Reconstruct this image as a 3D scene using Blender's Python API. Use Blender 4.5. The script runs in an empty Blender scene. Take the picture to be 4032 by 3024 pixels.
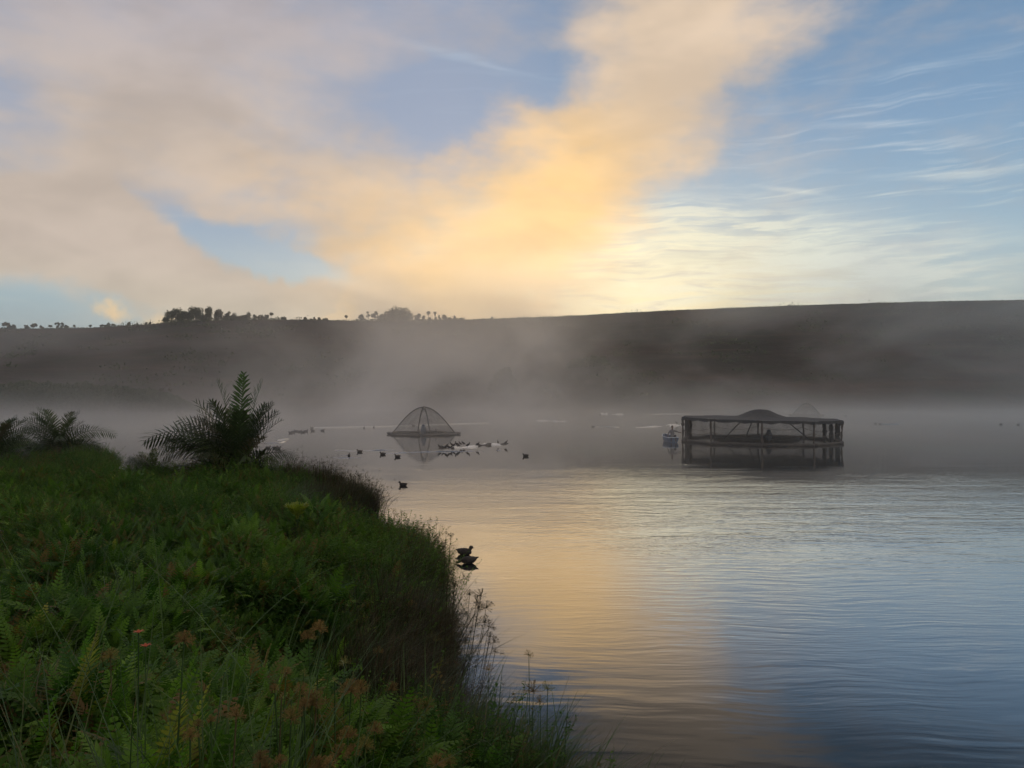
import bpy, math, random
import numpy as np
from mathutils import Vector, Matrix, noise as mnoise
rnd = random.Random(7)
F = 3075.0; CX = 2016.0; HY = 1540.0; EYE = 4.5       # focal length and horizon in photograph pixels, eye height in metres
sc = bpy.context.scene
col = sc.collection
R = math.radians

def S(r, g, b, k=1.0):
    f = lambda c: (c/255/12.92 if c/255 <= .04045 else ((c/255+.055)/1.055)**2.4)*k
    return (f(r), f(g), f(b), 1.0)

# ------------------------------------------------------------------ camera, render
cam = bpy.data.cameras.new('camera'); camo = bpy.data.objects.new('camera', cam); col.objects.link(camo)
cam.sensor_width = 36; cam.lens = 36*F/4032; cam.clip_end = 12000; cam.clip_start = .05
camo.location = (0, 0, EYE); camo.rotation_euler = (R(90+.52), 0, 0)
sc.camera = camo
sc.view_settings.view_transform = 'Standard'; sc.view_settings.look = 'None'
sc.view_settings.exposure = 0.0; sc.view_settings.gamma = 1; sc.view_settings.use_curve_mapping = False
cy = sc.cycles
cy.use_denoising = True
cy.max_bounces = 8; cy.diffuse_bounces = 2; cy.glossy_bounces = 3; cy.transparent_max_bounces = 24; cy.volume_bounces = 3
cy.volume_step_rate = 1.0; cy.volume_max_steps = 64
cy.use_adaptive_sampling = True; cy.adaptive_threshold = .01

# ------------------------------------------------------------------ node helpers
class NB:
    def __init__(s, nt): s.nt = nt; s.n = nt.nodes; s.l = nt.links
    def put(s, sock, v):
        if isinstance(v, bpy.types.NodeSocket): s.l.new(v, sock)
        elif v is not None: sock.default_value = v
    def M(s, op, a, b=None, c=None, clamp=False):
        n = s.n.new('ShaderNodeMath'); n.operation = op; n.use_clamp = clamp
        s.put(n.inputs[0], a); s.put(n.inputs[1], b); s.put(n.inputs[2], c); return n.outputs[0]
    def V(s, op, a, b=None, out=0):
        n = s.n.new('ShaderNodeVectorMath'); n.operation = op
        s.put(n.inputs[0], a)
        if op == 'SCALE': s.put(n.inputs[3], b)
        else: s.put(n.inputs[1], b)
        return n.outputs[1 if op in ('LENGTH', 'DOT_PRODUCT', 'DISTANCE') else out]
    def xyz(s, x, y, z):
        n = s.n.new('ShaderNodeCombineXYZ'); s.put(n.inputs[0], x); s.put(n.inputs[1], y); s.put(n.inputs[2], z); return n.outputs[0]
    def sep(s, v):
        n = s.n.new('ShaderNodeSeparateXYZ'); s.put(n.inputs[0], v); return n.outputs
    def noise(s, v, scale, detail=4, rough=.5, dist=0.0, out=0):
        n = s.n.new('ShaderNodeTexNoise'); s.put(n.inputs['Vector'], v); n.inputs['Scale'].default_value = scale
        n.inputs['Detail'].default_value = detail; n.inputs['Roughness'].default_value = rough; n.inputs['Distortion'].default_value = dist
        return n.outputs[out]
    def mr(s, v, a, b, c=0.0, d=1.0, smooth=True):
        n = s.n.new('ShaderNodeMapRange'); n.interpolation_type = 'SMOOTHSTEP' if smooth else 'LINEAR'
        s.put(n.inputs[0], v)
        for i, x in enumerate((a, b, c, d)): s.put(n.inputs[1+i], x)
        return n.outputs[0]
    def mix(s, f, a, b, blend='MIX'):
        n = s.n.new('ShaderNodeMix'); n.data_type = 'RGBA'; n.blend_type = blend
        s.put(n.inputs[0], f); s.put(n.inputs[6], a); s.put(n.inputs[7], b); return n.outputs[2]
    def mapping(s, v, loc=(0, 0, 0), rot=(0, 0, 0), scale=(1, 1, 1), typ='POINT'):
        n = s.n.new('ShaderNodeMapping'); n.vector_type = typ; s.put(n.inputs[0], v)
        n.inputs[1].default_value = loc; n.inputs[2].default_value = rot; n.inputs[3].default_value = scale; return n.outputs[0]
    def ramp(s, v, stops):
        n = s.n.new('ShaderNodeValToRGB'); s.put(n.inputs[0], v); e = n.color_ramp.elements
        while len(e) < len(stops): e.new(.5)
        for i, (p, c) in enumerate(stops): e[i].position = p; e[i].color = c
        return n.outputs[0]

def azel(u, v):
    x, z = (u-CX)/F, (HY-v)/F
    return math.atan(x), math.atan(z*math.cos(math.atan(x)))

# ------------------------------------------------------------------ world: dawn sky with lit mist clouds and cirrus
SUN_AZ, SUN_EL = R(4.5), R(3.2)
w = bpy.data.worlds.new('World'); sc.world = w; w.use_nodes = True
nb = NB(w.node_tree); nb.n.clear()
tc = nb.n.new('ShaderNodeTexCoord'); D = tc.outputs['Generated']
Dn = nb.V('NORMALIZE', D)
dx, dy, dz = nb.sep(Dn)
az = nb.M('ARCTAN2', dx, dy); el = nb.M('ARCSINE', dz)
n1 = nb.noise(Dn, 3.2, 4, .55, out=1); n2 = nb.noise(Dn, 11, 4, .55, out=1)
off = nb.V('ADD', nb.V('SCALE', nb.V('SUBTRACT', n1, (.5, .5, .5)), .11), nb.V('SCALE', nb.V('SUBTRACT', n2, (.5, .5, .5)), .075))
P0 = nb.xyz(az, el, 0.0)
Pw = nb.V('MULTIPLY', nb.V('ADD', P0, off), (1, 1, 0))
def blob(P, u, v, ru, rv, rot, wt, soft=0.0):
    a, e = azel(u, v)
    m = nb.mapping(P, (a, e, 0), (0, 0, R(-rot)), (ru/F, rv/F, 1), 'TEXTURE')
    L = nb.V('LENGTH', m)
    return nb.mr(L, 1.0, soft, 0.0, wt)
def total(items):
    o = items[0]
    for i in items[1:]: o = nb.M('ADD', o, i)
    return o
# clear sky by elevation; zenith lightened out of view to add fill light
e01 = nb.M('DIVIDE', el, R(90))
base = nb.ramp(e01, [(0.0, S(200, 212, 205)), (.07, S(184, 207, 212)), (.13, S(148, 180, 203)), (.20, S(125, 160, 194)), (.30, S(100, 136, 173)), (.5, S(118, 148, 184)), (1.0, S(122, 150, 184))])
sky = nb.n.new('ShaderNodeTexSky'); sky.sky_type = 'NISHITA'; sky.sun_disc = False
sky.sun_elevation = SUN_EL; sky.sun_rotation = SUN_AZ; sky.air_density = 1; sky.dust_density = 1; sky.ozone_density = 2
nish = nb.V('SCALE', sky.outputs[0], .10)
base = nb.mix(.06, base, nish)
# mauve veil to the left of the gap, warm glow round the hidden sun
veil = nb.mr(az, R(12), R(-6), 0, .75)
veil = nb.M('MULTIPLY', veil, nb.mr(el, R(4), R(16)))
base = nb.mix(veil, base, S(156, 166, 188))
leftc = nb.M('MULTIPLY', nb.mr(az, R(-8), R(-36)), nb.mr(el, R(13), R(3)))
base = nb.mix(nb.M('MULTIPLY', leftc, .6), base, S(140, 165, 178))
glow = blob(P0, 2350, 1330, 1750, 760, 0, 1.0)
base = nb.mix(nb.M('MULTIPLY', glow, .50), base, S(250, 226, 178))
glow2 = blob(P0, 2450, 1260, 1250, 400, -3, 1.0)
base = nb.mix(glow2, base, S(255, 240, 190))
# cirrus: two streak directions
Pc = nb.V('ADD', P0, nb.V('SCALE', nb.V('SUBTRACT', nb.noise(P0, 6, 2, .5, out=1), (.5, .5, .5)), .03))
def streaks(P, rot, sx, sy, detail, lo, hi):
    m = nb.mapping(P, (0, 0, 0), (0, 0, R(rot)), (sx, sy, 1))
    return nb.mr(nb.noise(m, 1.0, detail, .62, .4), lo, hi)
c1 = nb.M('MAXIMUM', streaks(Pc, 9, 8, 85, 7, .41, .56), nb.M('MULTIPLY', streaks(Pc, 13, 6, 50, 7, .40, .58), .8))
c1 = nb.M('MULTIPLY', c1, nb.M('MAXIMUM', blob(Pc, 2800, 1060, 1500, 330, 8, 1.15, .4), blob(P0, 2350, 1200, 1000, 220, 0, 1.0, .3), clamp=True))
c2 = streaks(Pc, 6, 5.5, 90, 6, .50, .74)
c2 = nb.M('MULTIPLY', c2, nb.M('ADD', blob(Pc, 3700, 640, 1000, 420, 6, .75, .3), .10, clamp=True))
spec = total([blob(Pc, 3440, 492, 330, 20, 6, .45), blob(Pc, 3800, 690, 420, 28, 5, .65), blob(Pc, 3130, 745, 190, 14, 15, .55),
              blob(Pc, 1760, 215, 330, 30, 14, .35), blob(Pc, 1900, 265, 260, 14, 8, .25), blob(Pc, 3350, 1040, 420, 34, 10, .55),
              blob(Pc, 3700, 1070, 500, 14, 6, .35), blob(Pc, 2060, 1170, 300, 20, 5, .3), blob(Pc, 3030, 400, 110, 60, 10, .18),
              blob(Pc, 3020, 1000, 330, 20, 9, .5)])
grain = nb.mr(streaks(Pc, 10, 14, 120, 4, .3, .7), 0, 1, .55, 1.25)
cir = nb.M('MULTIPLY', total([c1, c2, spec]), grain, clamp=True)
ccol = nb.mix(nb.mr(az, R(3), R(26)), S(255, 243, 200), S(216, 224, 216))
ccol = nb.mix(nb.mr(el, R(10), R(17)), ccol, S(178, 196, 212))
base = nb.mix(nb.M('MULTIPLY', cir, .92), base, ccol)
c3 = nb.M('MULTIPLY', streaks(nb.V('ADD', Pc, (.7, .3, 0)), 12, 7, 62, 7, .48, .66), blob(Pc, 2450, 1130, 1150, 290, 8, .62, .3))
base = nb.mix(c3, base, S(190, 182, 172))
# lit mist clouds
pos = [(1000, 330, 900, 520, 20, .62), (2180, 700, 700, 520, 0, 1.2), (1750, 980, 950, 400, 24, .9), (2780, 110, 720, 430, -30, 1.05), (2450, 30, 420, 420, 0, .45), (2560, 520, 560, 460, 10, .62), (130, 1060, 1000, 300, 5, .9),
       (520, 430, 1600, 640, 25, .95), (200, 850, 1000, 300, 6, .8), (1250, 40, 1500, 330, 4, .75), (760, 1120, 1350, 230, 11, 1.15),
       (1450, 1215, 1200, 230, 0, .95), (2250, 1000, 380, 330, 20, .35), (3150, 640, 560, 280, 5, .18), (3550, 1190, 260, 130, -5, .25), (2730, 1210, 240, 120, 0, .3)]
neg = [(900, 930, 520, 105, 13, -1.25), (1270, 1050, 300, 80, 14, -.9), (1720, 400, 430, 190, 14, -.62), (1720, 530, 260, 150, -20, -.5), (2200, 340, 400, 130, 12, -.72), (60, 1215, 620, 80, 0, -.35), (2780, 830, 520, 230, -35, -.35)]
dens = total([blob(Pw, *b) for b in pos+neg])
fb = nb.noise(nb.mapping(Dn, (0, 0, 0), (0, R(-28), 0), (1.0, 1.0, 2.0)), 5.0, 6, .55, .3)
beyond = nb.mr(nb.M('ABSOLUTE', az), R(38), R(70), 0, .60)  # unseen cloud to the sides and behind, added to raise ambient light
above = nb.mr(el, R(27), R(45), 0, .75)  # unseen cloud overhead, thickened to brighten the mist and the bank
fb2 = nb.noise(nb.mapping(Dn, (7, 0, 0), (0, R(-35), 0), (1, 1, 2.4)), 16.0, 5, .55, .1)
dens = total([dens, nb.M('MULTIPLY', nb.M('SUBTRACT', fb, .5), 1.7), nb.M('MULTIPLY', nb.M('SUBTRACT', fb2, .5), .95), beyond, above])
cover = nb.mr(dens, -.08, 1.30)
# cloud colour
cc = nb.mix(nb.mr(az, R(8), R(-18)), S(222, 199, 174), S(200, 184, 170))
cc = nb.mix(nb.M('MULTIPLY', nb.mr(el, R(15), R(27)), nb.mr(az, R(8), R(-8), 0, .7)), cc, S(168, 166, 178))
cc = nb.mix(nb.M('MULTIPLY', nb.mr(el, R(10), R(3)), nb.mr(az, R(5), R(-15))), cc, S(206, 195, 174))
cc = nb.mix(nb.M('MULTIPLY', nb.mr(el, R(8), R(2)), nb.mr(az, R(-22), R(-36), 0, .75)), cc, S(150, 172, 182))
gold = total([blob(Pw, 2150, 830, 820, 600, 10, .95, .1), blob(Pw, 1550, 1000, 950, 330, 22, .55)])
cc = nb.mix(nb.M('MINIMUM', gold, 1.0), cc, S(252, 205, 134))
low = blob(P0, 1900, 1280, 900, 260, 0, .6)
cc = nb.mix(low, cc, S(245, 212, 165))
coolr = nb.mr(nb.M('SUBTRACT', az, nb.M('MULTIPLY', el, .25)), R(13), R(20), 0, .75)
cc = nb.mix(nb.M('MULTIPLY', coolr, nb.mr(el, R(19), R(14))), cc, S(150, 166, 184))
mott = nb.mr(nb.noise(nb.mapping(Dn, (3, 0, 0), (0, R(-35), 0), (1, 1, 2.6)), 6, 5, .5, .2), .3, .7, .87, 1.10)
cc = nb.V('SCALE', cc, mott)
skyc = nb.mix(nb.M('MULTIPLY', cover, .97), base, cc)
for u, v, ru, rv, rot, wt in [(440, 1222, 52, 34, 15, .8), (1365, 1235, 40, 70, 0, .5), (1830, 1235, 110, 50, 10, .5), (640, 1262, 70, 25, -15, .6), (1300, 1250, 50, 25, 0, .5)]:
    Pt = nb.V('ADD', P0, nb.V('SCALE', nb.V('SUBTRACT', nb.noise(Dn, 60, 3, .5, out=1), (.5, .5, .5)), .03))
    skyc = nb.mix(blob(nb.V('MULTIPLY', Pt, (1, 1, 0)), u, v, ru*1.5, rv*1.5, rot, wt), skyc, S(250, 215, 160))
skyc = nb.mix(nb.mr(el, R(-1), R(-8)), skyc, S(90, 90, 88))
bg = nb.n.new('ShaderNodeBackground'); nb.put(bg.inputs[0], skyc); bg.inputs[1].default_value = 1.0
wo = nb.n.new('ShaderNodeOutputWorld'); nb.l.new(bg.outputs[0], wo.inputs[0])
w.cycles.sampling_method = 'MANUAL'; w.cycles.sample_map_resolution = 1024

sun = bpy.data.lights.new('sun', 'SUN'); sun.energy = 2.0; sun.angle = R(.5); sun.color = (1, .78, .5)
suno = bpy.data.objects.new('sun', sun); col.objects.link(suno)
sd = Vector((math.sin(SUN_AZ)*math.cos(SUN_EL), math.cos(SUN_AZ)*math.cos(SUN_EL), math.sin(SUN_EL)))
suno.rotation_euler = sd.to_track_quat('Z', 'Y').to_euler(); suno.location = (0, -10, 60)

# ------------------------------------------------------------------ materials
def material(name, fn):
    m = bpy.data.materials.new(name); m.use_nodes = True; b = NB(m.node_tree); b.n.clear()
    out = b.n.new('ShaderNodeOutputMaterial'); fn(b, out); return m
def principled(b, out, colr, rough=.6, normal=None, spec=.3, **kw):
    p = b.n.new('ShaderNodeBsdfPrincipled'); b.put(p.inputs['Base Color'], colr); b.put(p.inputs['Roughness'], rough)
    p.inputs['Specular IOR Level'].default_value = spec
    if normal is not None: b.put(p.inputs['Normal'], normal)
    for k, v in kw.items(): b.put(p.inputs[k.replace('_', ' ')], v)
    if out: b.l.new(p.outputs[0], out.inputs[0])
    return p
def bump(b, h, strength, dist):
    n = b.n.new('ShaderNodeBump'); n.inputs['Strength'].default_value = strength; n.inputs['Distance'].default_value = dist
    b.put(n.inputs['Height'], h); return n.outputs[0]
def simple(name, c1, c2, scale=8, rough=.6, bs=.3, bd=.01, spec=.3):
    def f(b, out):
        t = b.n.new('ShaderNodeTexCoord').outputs['Object']
        n = b.noise(t, scale, 5, .6)
        principled(b, out, b.mix(b.mr(n, .3, .7), c1, c2), rough, bump(b, b.noise(t, scale*3, 4, .6), bs, bd), spec)
    return material(name, f)
def leafy(name, c1, c2, c3, rough=.45, trans=.35, spec=.35):
    """two-sided leaf: colour varies from plant to plant and along the leaf; c3 is the odd brownish plant"""
    def f(b, out):
        oi = b.n.new('ShaderNodeObjectInfo'); geo = b.n.new('ShaderNodeNewGeometry')
        n = b.noise(geo.outputs['Position'], 1.3, 3, .6)
        n3 = b.noise(geo.outputs['Position'], 9, 3, .6); n0 = b.noise(geo.outputs['Position'], .42, 3, .55)
        c = b.mix(b.mr(b.M('ADD', b.M('MULTIPLY', oi.outputs['Random'], .45), b.M('ADD', b.M('MULTIPLY', n, .35), b.M('MULTIPLY', b.M('SUBTRACT', n0, .5), 1.1))), .1, .75), c1, c2)
        c = b.mix(b.mr(b.M('ADD', b.M('FRACT', b.M('MULTIPLY', oi.outputs['Random'], 7.31)), b.M('MULTIPLY', b.M('SUBTRACT', n3, .5), .5)), .80, .95), c, c3)
        c = b.V('SCALE', c, b.mr(n3, .2, .8, .75, 1.25))
        p = principled(b, None, c, rough, None, spec)
        t = b.n.new('ShaderNodeBsdfTranslucent'); b.put(t.inputs[0], b.V('MULTIPLY', c, (1.3, 1.5, .6)))
        m = b.n.new('ShaderNodeMixShader'); m.inputs[0].default_value = trans
        b.l.new(p.outputs[0], m.inputs[1]); b.l.new(t.outputs[0], m.inputs[2]); b.l.new(m.outputs[0], out.inputs[0])
    return material(name, f)
MT = {}
MT['fern'] = leafy('fern_leaf', (.030, .080, .014, 1), (.10, .185, .026, 1), (.13, .085, .03, 1), .55, .38, .15)
MT['fern_bright'] = leafy('bright_fern_leaf', (.075, .165, .025, 1), (.15, .25, .038, 1), (.22, .22, .05, 1), .55, .4, .15)
MT['grass'] = leafy('sedge_blade', (.025, .055, .014, 1), (.06, .11, .026, 1), (.10, .08, .035, 1), .5, .25)
MT['shrub'] = leafy('shrub_leaf', (.035, .085, .018, 1), (.095, .165, .030, 1), (.12, .09, .035, 1), .6, .35, .12)
MT['palm'] = leafy('palm_leaf', (.03, .05, .018, 1), (.06, .085, .026, 1), (.07, .06, .03, 1), .4, .15)
MT['palm_new'] = leafy('young_palm_leaf', (.05, .095, .03, 1), (.07, .12, .035, 1), (.08, .12, .03, 1), .4, .25)
MT['yellow_leaf'] = leafy('yellow_palm_leaf', (.16, .20, .025, 1), (.21, .24, .03, 1), (.2, .2, .04, 1))
MT['seed'] = leafy('seed_head', (.16, .105, .05, 1), (.25, .16, .07, 1), (.2, .17, .06, 1), .8, .3, .1)
MT['seed_pale'] = leafy('pale_seed_head', (.17, .17, .07, 1), (.24, .22, .09, 1), (.2, .14, .06, 1), .8, .3, .1)
MT['dark_sedge'] = leafy('dark_sedge', (.03, .03, .015, 1), (.055, .045, .022, 1), (.07, .045, .02, 1), .6, .15, .2)
MT['red'] = leafy('red_flower', (.45, .07, .02, 1), (.5, .09, .02, 1), (.4, .1, .03, 1))
MT['ridge_tree'] = leafy('ridge_tree_leaf', (.035, .05, .02, 1), (.06, .075, .03, 1), (.06, .055, .03, 1), .6, .2)
MT['bark'] = simple('bark', (.05, .04, .03, 1), (.10, .08, .06, 1), 6, .9, .6, .02)
MT['wood'] = simple('weathered_pole_wood', (.055, .045, .04, 1), (.11, .09, .075, 1), 9, .85, .6, .01)
MT['pipe'] = simple('dark_plastic_pipe', (.03, .028, .027, 1), (.06, .055, .05, 1), 5, .55, .3, .005)
MT['rope'] = simple('rope', (.07, .06, .05, 1), (.12, .10, .08, 1), 30, .9)
MT['canopy'] = simple('shade_cloth', (.03, .032, .036, 1), (.055, .057, .06, 1), 2.5, .85, .8, .03)
MT['float'] = simple('float_log', (.05, .045, .04, 1), (.09, .08, .07, 1), 5, .7, .5, .02)
MT['white'] = simple('white_plastic_sheet', (.62, .60, .56, 1), (.8, .78, .74, 1), 6, .45, .5, .02)
MT['drum'] = simple('blue_grey_plastic', (.10, .14, .20, 1), (.16, .19, .24, 1), 7, .5)
MT['hull'] = simple('blue_painted_hull', (.05, .09, .16, 1), (.09, .13, .2, 1), 5, .5)
MT['rim'] = simple('pale_blue_rim', (.5, .58, .65, 1), (.65, .7, .75, 1), 9, .5)
MT['skin'] = simple('skin', (.10, .055, .035, 1), (.14, .08, .05, 1), 9, .55)
MT['shirt'] = simple('grey_shirt', (.14, .14, .15, 1), (.19, .185, .19, 1), 14, .9, .4, .01)
MT['trousers'] = simple('dark_trousers', (.03, .03, .04, 1), (.05, .05, .06, 1), 14, .9)
MT['hair'] = simple('dark_hair', (.012, .01, .01, 1), (.02, .018, .016, 1), 30, .8)
MT['bird'] = simple('dark_feathers', (.022, .02, .02, 1), (.05, .042, .036, 1), 25, .7, .5, .004)
MT['bird_brown'] = simple('brown_feathers', (.05, .035, .025, 1), (.10, .07, .045, 1), 30, .7, .5, .004)
MT['bill'] = simple('bird_bill', (.12, .11, .10, 1), (.2, .18, .16, 1), 20, .5)
def net_mat(name, alpha, colr):
    def f(b, out):
        t = b.n.new('ShaderNodeTexCoord').outputs['Object']
        n = b.noise(t, 1.2, 4, .6)
        p = principled(b, None, colr, .8)
        tr = b.n.new('ShaderNodeBsdfTransparent'); m = b.n.new('ShaderNodeMixShader')
        b.put(m.inputs[0], b.mr(n, .3, .7, alpha*.75, alpha*1.3))
        b.l.new(tr.outputs[0], m.inputs[1]); b.l.new(p.outputs[0], m.inputs[2]); b.l.new(m.outputs[0], out.inputs[0])
    return material(name, f)
MT['net'] = net_mat('bird_netting', .24, (.06, .055, .05, 1))
MT['net_thick'] = net_mat('folded_netting', .85, (.05, .045, .042, 1))

def water_mat(b, out):
    geo = b.n.new('ShaderNodeNewGeometry'); P = geo.outputs['Position']
    px, py, pz = b.sep(P)
    big = b.noise(b.mapping(P, scale=(.06, .05, .05)), 1.0, 3, .6)
    yw = b.M('ADD', py, b.M('MULTIPLY', b.M('SUBTRACT', big, .5), 30))
    wob = b.V('ADD', P, b.V('SCALE', b.noise(P, .35, 2, .5, out=1), .9))
    sw = b.noise(b.mapping(wob, rot=(0, 0, R(2)), scale=(.45, 2.4, 1)), 1.0, 2, .45)
    rip = b.noise(b.mapping(wob, rot=(0, 0, R(-4)), scale=(.75, 4.6, 1)), 1.0, 3, .5)
    chop = b.noise(b.mapping(P, rot=(0, 0, R(8)), scale=(2.4, 4.6, 1)), 1.0, 3, .55)
    # gentle swell near the bank, ripple field in the middle of the bay, near calm beyond it
    near = b.mr(yw, 17, 9, .05, 1.0)
    calm_left = b.mr(b.M('ADD', b.M('ADD', px, b.M('MULTIPLY', py, .03)), b.M('MULTIPLY', b.M('SUBTRACT', big, .5), 6)), -1.0, 5, .12, 1.0)
    mid = b.M('MULTIPLY', b.mr(yw, 9, 16), b.mr(yw, 44, 30))
    mid = b.M('MULTIPLY', mid, calm_left)
    midf = b.M('MULTIPLY', b.mr(yw, 17, 26), b.M('POWER', b.mr(yw, 66, 24), 1.7))
    patch = b.mr(b.noise(b.mapping(P, scale=(.10, .35, 1)), 1.0, 3, .6), .35, .65, .25, 1.1)
    h = b.M('ADD', b.M('MULTIPLY', sw, b.M('MULTIPLY', b.M('MULTIPLY', near, b.mr(patch, .25, 1.1, .45, 1)), .015)), b.M('MULTIPLY', rip, b.M('MULTIPLY', b.M('MAXIMUM', mid, b.M('MULTIPLY', near, .12)), .012)))
    h = b.M('ADD', h, b.M('MULTIPLY', chop, b.M('MULTIPLY', b.M('MULTIPLY', midf, patch), .012)))
    med = b.noise(b.mapping(wob, rot=(0, 0, R(5)), scale=(1.25, 2.3, 1)), 1.0, 3, .6, .6)
    h = b.M('ADD', h, b.M('MULTIPLY', med, b.M('MULTIPLY', b.M('MULTIPLY', midf, b.M('MULTIPLY', patch, calm_left)), .018)))
    h = b.M('ADD', h, b.M('MULTIPLY', chop, b.M('MULTIPLY', b.M('MULTIPLY', near, patch), .0016)))
    far = b.mr(yw, 42, 70, 0, 1)
    glint = b.mr(b.noise(b.mapping(P, scale=(.03, .10, 1)), 1.0, 3, .6), .54, .66)
    h = b.M('ADD', h, b.M('MULTIPLY', chop, b.M('MULTIPLY', far, b.M('ADD', .0026, b.M('MULTIPLY', glint, .0022)))))
    N = bump(b, h, 1.0, 1.0)
    lw = b.n.new('ShaderNodeLayerWeight'); lw.inputs[0].default_value = .5; b.l.new(N, lw.inputs['Normal'])
    cosv = b.M('SUBTRACT', 1.0, lw.outputs['Facing'])
    fac = b.ramp(cosv, [(0, (1, 1, 1, 1)), (.10, (.90, .90, .90, 1)), (.19, (.78, .78, .78, 1)), (.28, (.56, .56, .56, 1)), (.33, (.38, .38, .38, 1)), (.38, (.15, .15, .15, 1)), (.44, (.055, .055, .055, 1)), (1, (.03, .03, .03, 1))])
    g = b.n.new('ShaderNodeBsdfGlossy'); g.inputs['Roughness'].default_value = .03; b.l.new(N, g.inputs['Normal'])
    d = b.n.new('ShaderNodeBsdfDiffuse'); d.inputs[0].default_value = (.010, .018, .024, 1)
    m = b.n.new('ShaderNodeMixShader'); b.put(m.inputs[0], fac)
    b.l.new(d.outputs[0], m.inputs[1]); b.l.new(g.outputs[0], m.inputs[2]); b.l.new(m.outputs[0], out.inputs[0])
MT['water'] = material('lake_water', water_mat)
def hill_mat(b, out):
    P = b.n.new('ShaderNodeNewGeometry').outputs['Position']
    n = b.noise(P, .02, 5, .6); n2 = b.noise(P, .15, 5, .65); n3 = b.noise(b.mapping(P, rot=(0, 0, R(25)), scale=(.02, .12, .1)), 1.0, 4, .6)
    c = b.mix(b.mr(n, .35, .65), (.030, .030, .024, 1), (.055, .042, .034, 1))
    c = b.mix(b.mr(n2, .5, .7), c, (.03, .04, .022, 1)); c = b.mix(b.mr(n3, .52, .7, 0, .6), c, (.09, .062, .045, 1))
    principled(b, out, c, .95, bump(b, n2, .9, 2.0), .05)
MT['hill'] = material('hill_scrub', hill_mat)
def soil_mat(b, out):
    P = b.n.new('ShaderNodeNewGeometry').outputs['Position']
    n = b.noise(P, .8, 5, .6)
    principled(b, out, b.mix(b.mr(n, .35, .65), (.018, .02, .01, 1), (.035, .03, .018, 1)), .95, bump(b, b.noise(P, 6, 5, .6), .8, .05), .1)
MT['soil'] = material('bank_soil', soil_mat)

# ------------------------------------------------------------------ object helpers
class MB:
    def __init__(s): s.v = []; s.f = []; s.smooth = False
    def add(s, vs, fs):
        o = len(s.v); s.v.extend([tuple(x) for x in vs]); s.f.extend([tuple(i+o for i in f) for f in fs])
    def tube(s, pts, radii, n=6, caps=True):
        pts = [Vector(p) for p in pts]
        if not hasattr(radii, '__len__'): radii = [radii]*len(pts)
        vs, fs = [], []; prev = None
        for i, p in enumerate(pts):
            t = (pts[min(i+1, len(pts)-1)]-pts[max(i-1, 0)]).normalized()
            a = prev if prev is not None else (Vector((0, 0, 1)) if abs(t.z) < .9 else Vector((1, 0, 0)))
            a = (a-t*a.dot(t)).normalized(); bb = t.cross(a); prev = a
            for k in range(n):
                th = 2*math.pi*k/n; vs.append(p+(a*math.cos(th)+bb*math.sin(th))*radii[i])
        for i in range(len(pts)-1):
            for k in range(n): fs.append((i*n+k, i*n+(k+1) % n, (i+1)*n+(k+1) % n, (i+1)*n+k))
        if caps: fs.append(tuple(range(n-1, -1, -1))); fs.append(tuple((len(pts)-1)*n+k for k in range(n)))
        s.add(vs, fs); return s
    def ellipsoid(s, c, r, nu=12, nv=8, fn=None):
        vs, fs = [], []
        for j in range(nv+1):
            ph = math.pi*j/nv
            for i in range(nu):
                th = 2*math.pi*i/nu; q = Vector((math.sin(ph)*math.cos(th), math.sin(ph)*math.sin(th), math.cos(ph)))
                q = Vector((q.x*r[0], q.y*r[1], q.z*r[2]))
                if fn: q = fn(q)
                vs.append(Vector(c)+q)
        for j in range(nv):
            for i in range(nu): fs.append((j*nu+i, (j+1)*nu+i, (j+1)*nu+(i+1) % nu, j*nu+(i+1) % nu))
        s.add(vs, fs); return s
    def mesh(s, name, mat, smooth=None):
        me = bpy.data.meshes.new(name); me.from_pydata(s.v, [], s.f); me.materials.append(MT[mat] if isinstance(mat, str) else mat)
        if smooth or (smooth is None and s.smooth): me.shade_smooth()
        me.update(); return me
    def obj(s, name, mat, parent=None, loc=(0, 0, 0), smooth=None):
        return link(name, s.mesh(name, mat, smooth), parent, loc)
def link(name, me, parent=None, loc=(0, 0, 0), rot=(0, 0, 0), scale=1):
    o = bpy.data.objects.new(name, me); col.objects.link(o); o.parent = parent; o.location = loc; o.rotation_euler = rot
    o.scale = (scale,)*3 if not hasattr(scale, '__len__') else scale
    return o
def tag(o, label=None, cat=None, group=None, kind=None):
    for k, v in (('label', label), ('category', cat), ('group', group), ('kind', kind)):
        if v: o[k] = v
    return o
def empty(name, loc, rz=0):
    o = bpy.data.objects.new(name, None); col.objects.link(o); o.location = loc; o.rotation_euler = (0, 0, rz); o.empty_display_size = .2; return o
def copy_tree(o, parent=None):
    c = o.copy(); col.objects.link(c); c.parent = parent
    for ch in list(o.children): copy_tree(ch, c)
    return c
def wpt(u, v, z=0.0):                      # the place where the line of sight through a photograph pixel meets height z
    d = (EYE-z)*F/(v-HY); return Vector(((u-CX)/F*d, d, z))
def wpd(u, v, d): return Vector(((u-CX)/F*d, d, EYE+(HY-v)/F*d))
def heads(coords): return Vector(coords)

# ------------------------------------------------------------------ ground: lake, bank, hill
wmb = MB(); L = 3000
wmb.add([(-L, -400, 0), (L, -400, 0), (L, L, 0), (-L, L, 0)], [(0, 1, 2, 3)])
tag(wmb.obj('water', 'water'), kind='structure')

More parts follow.
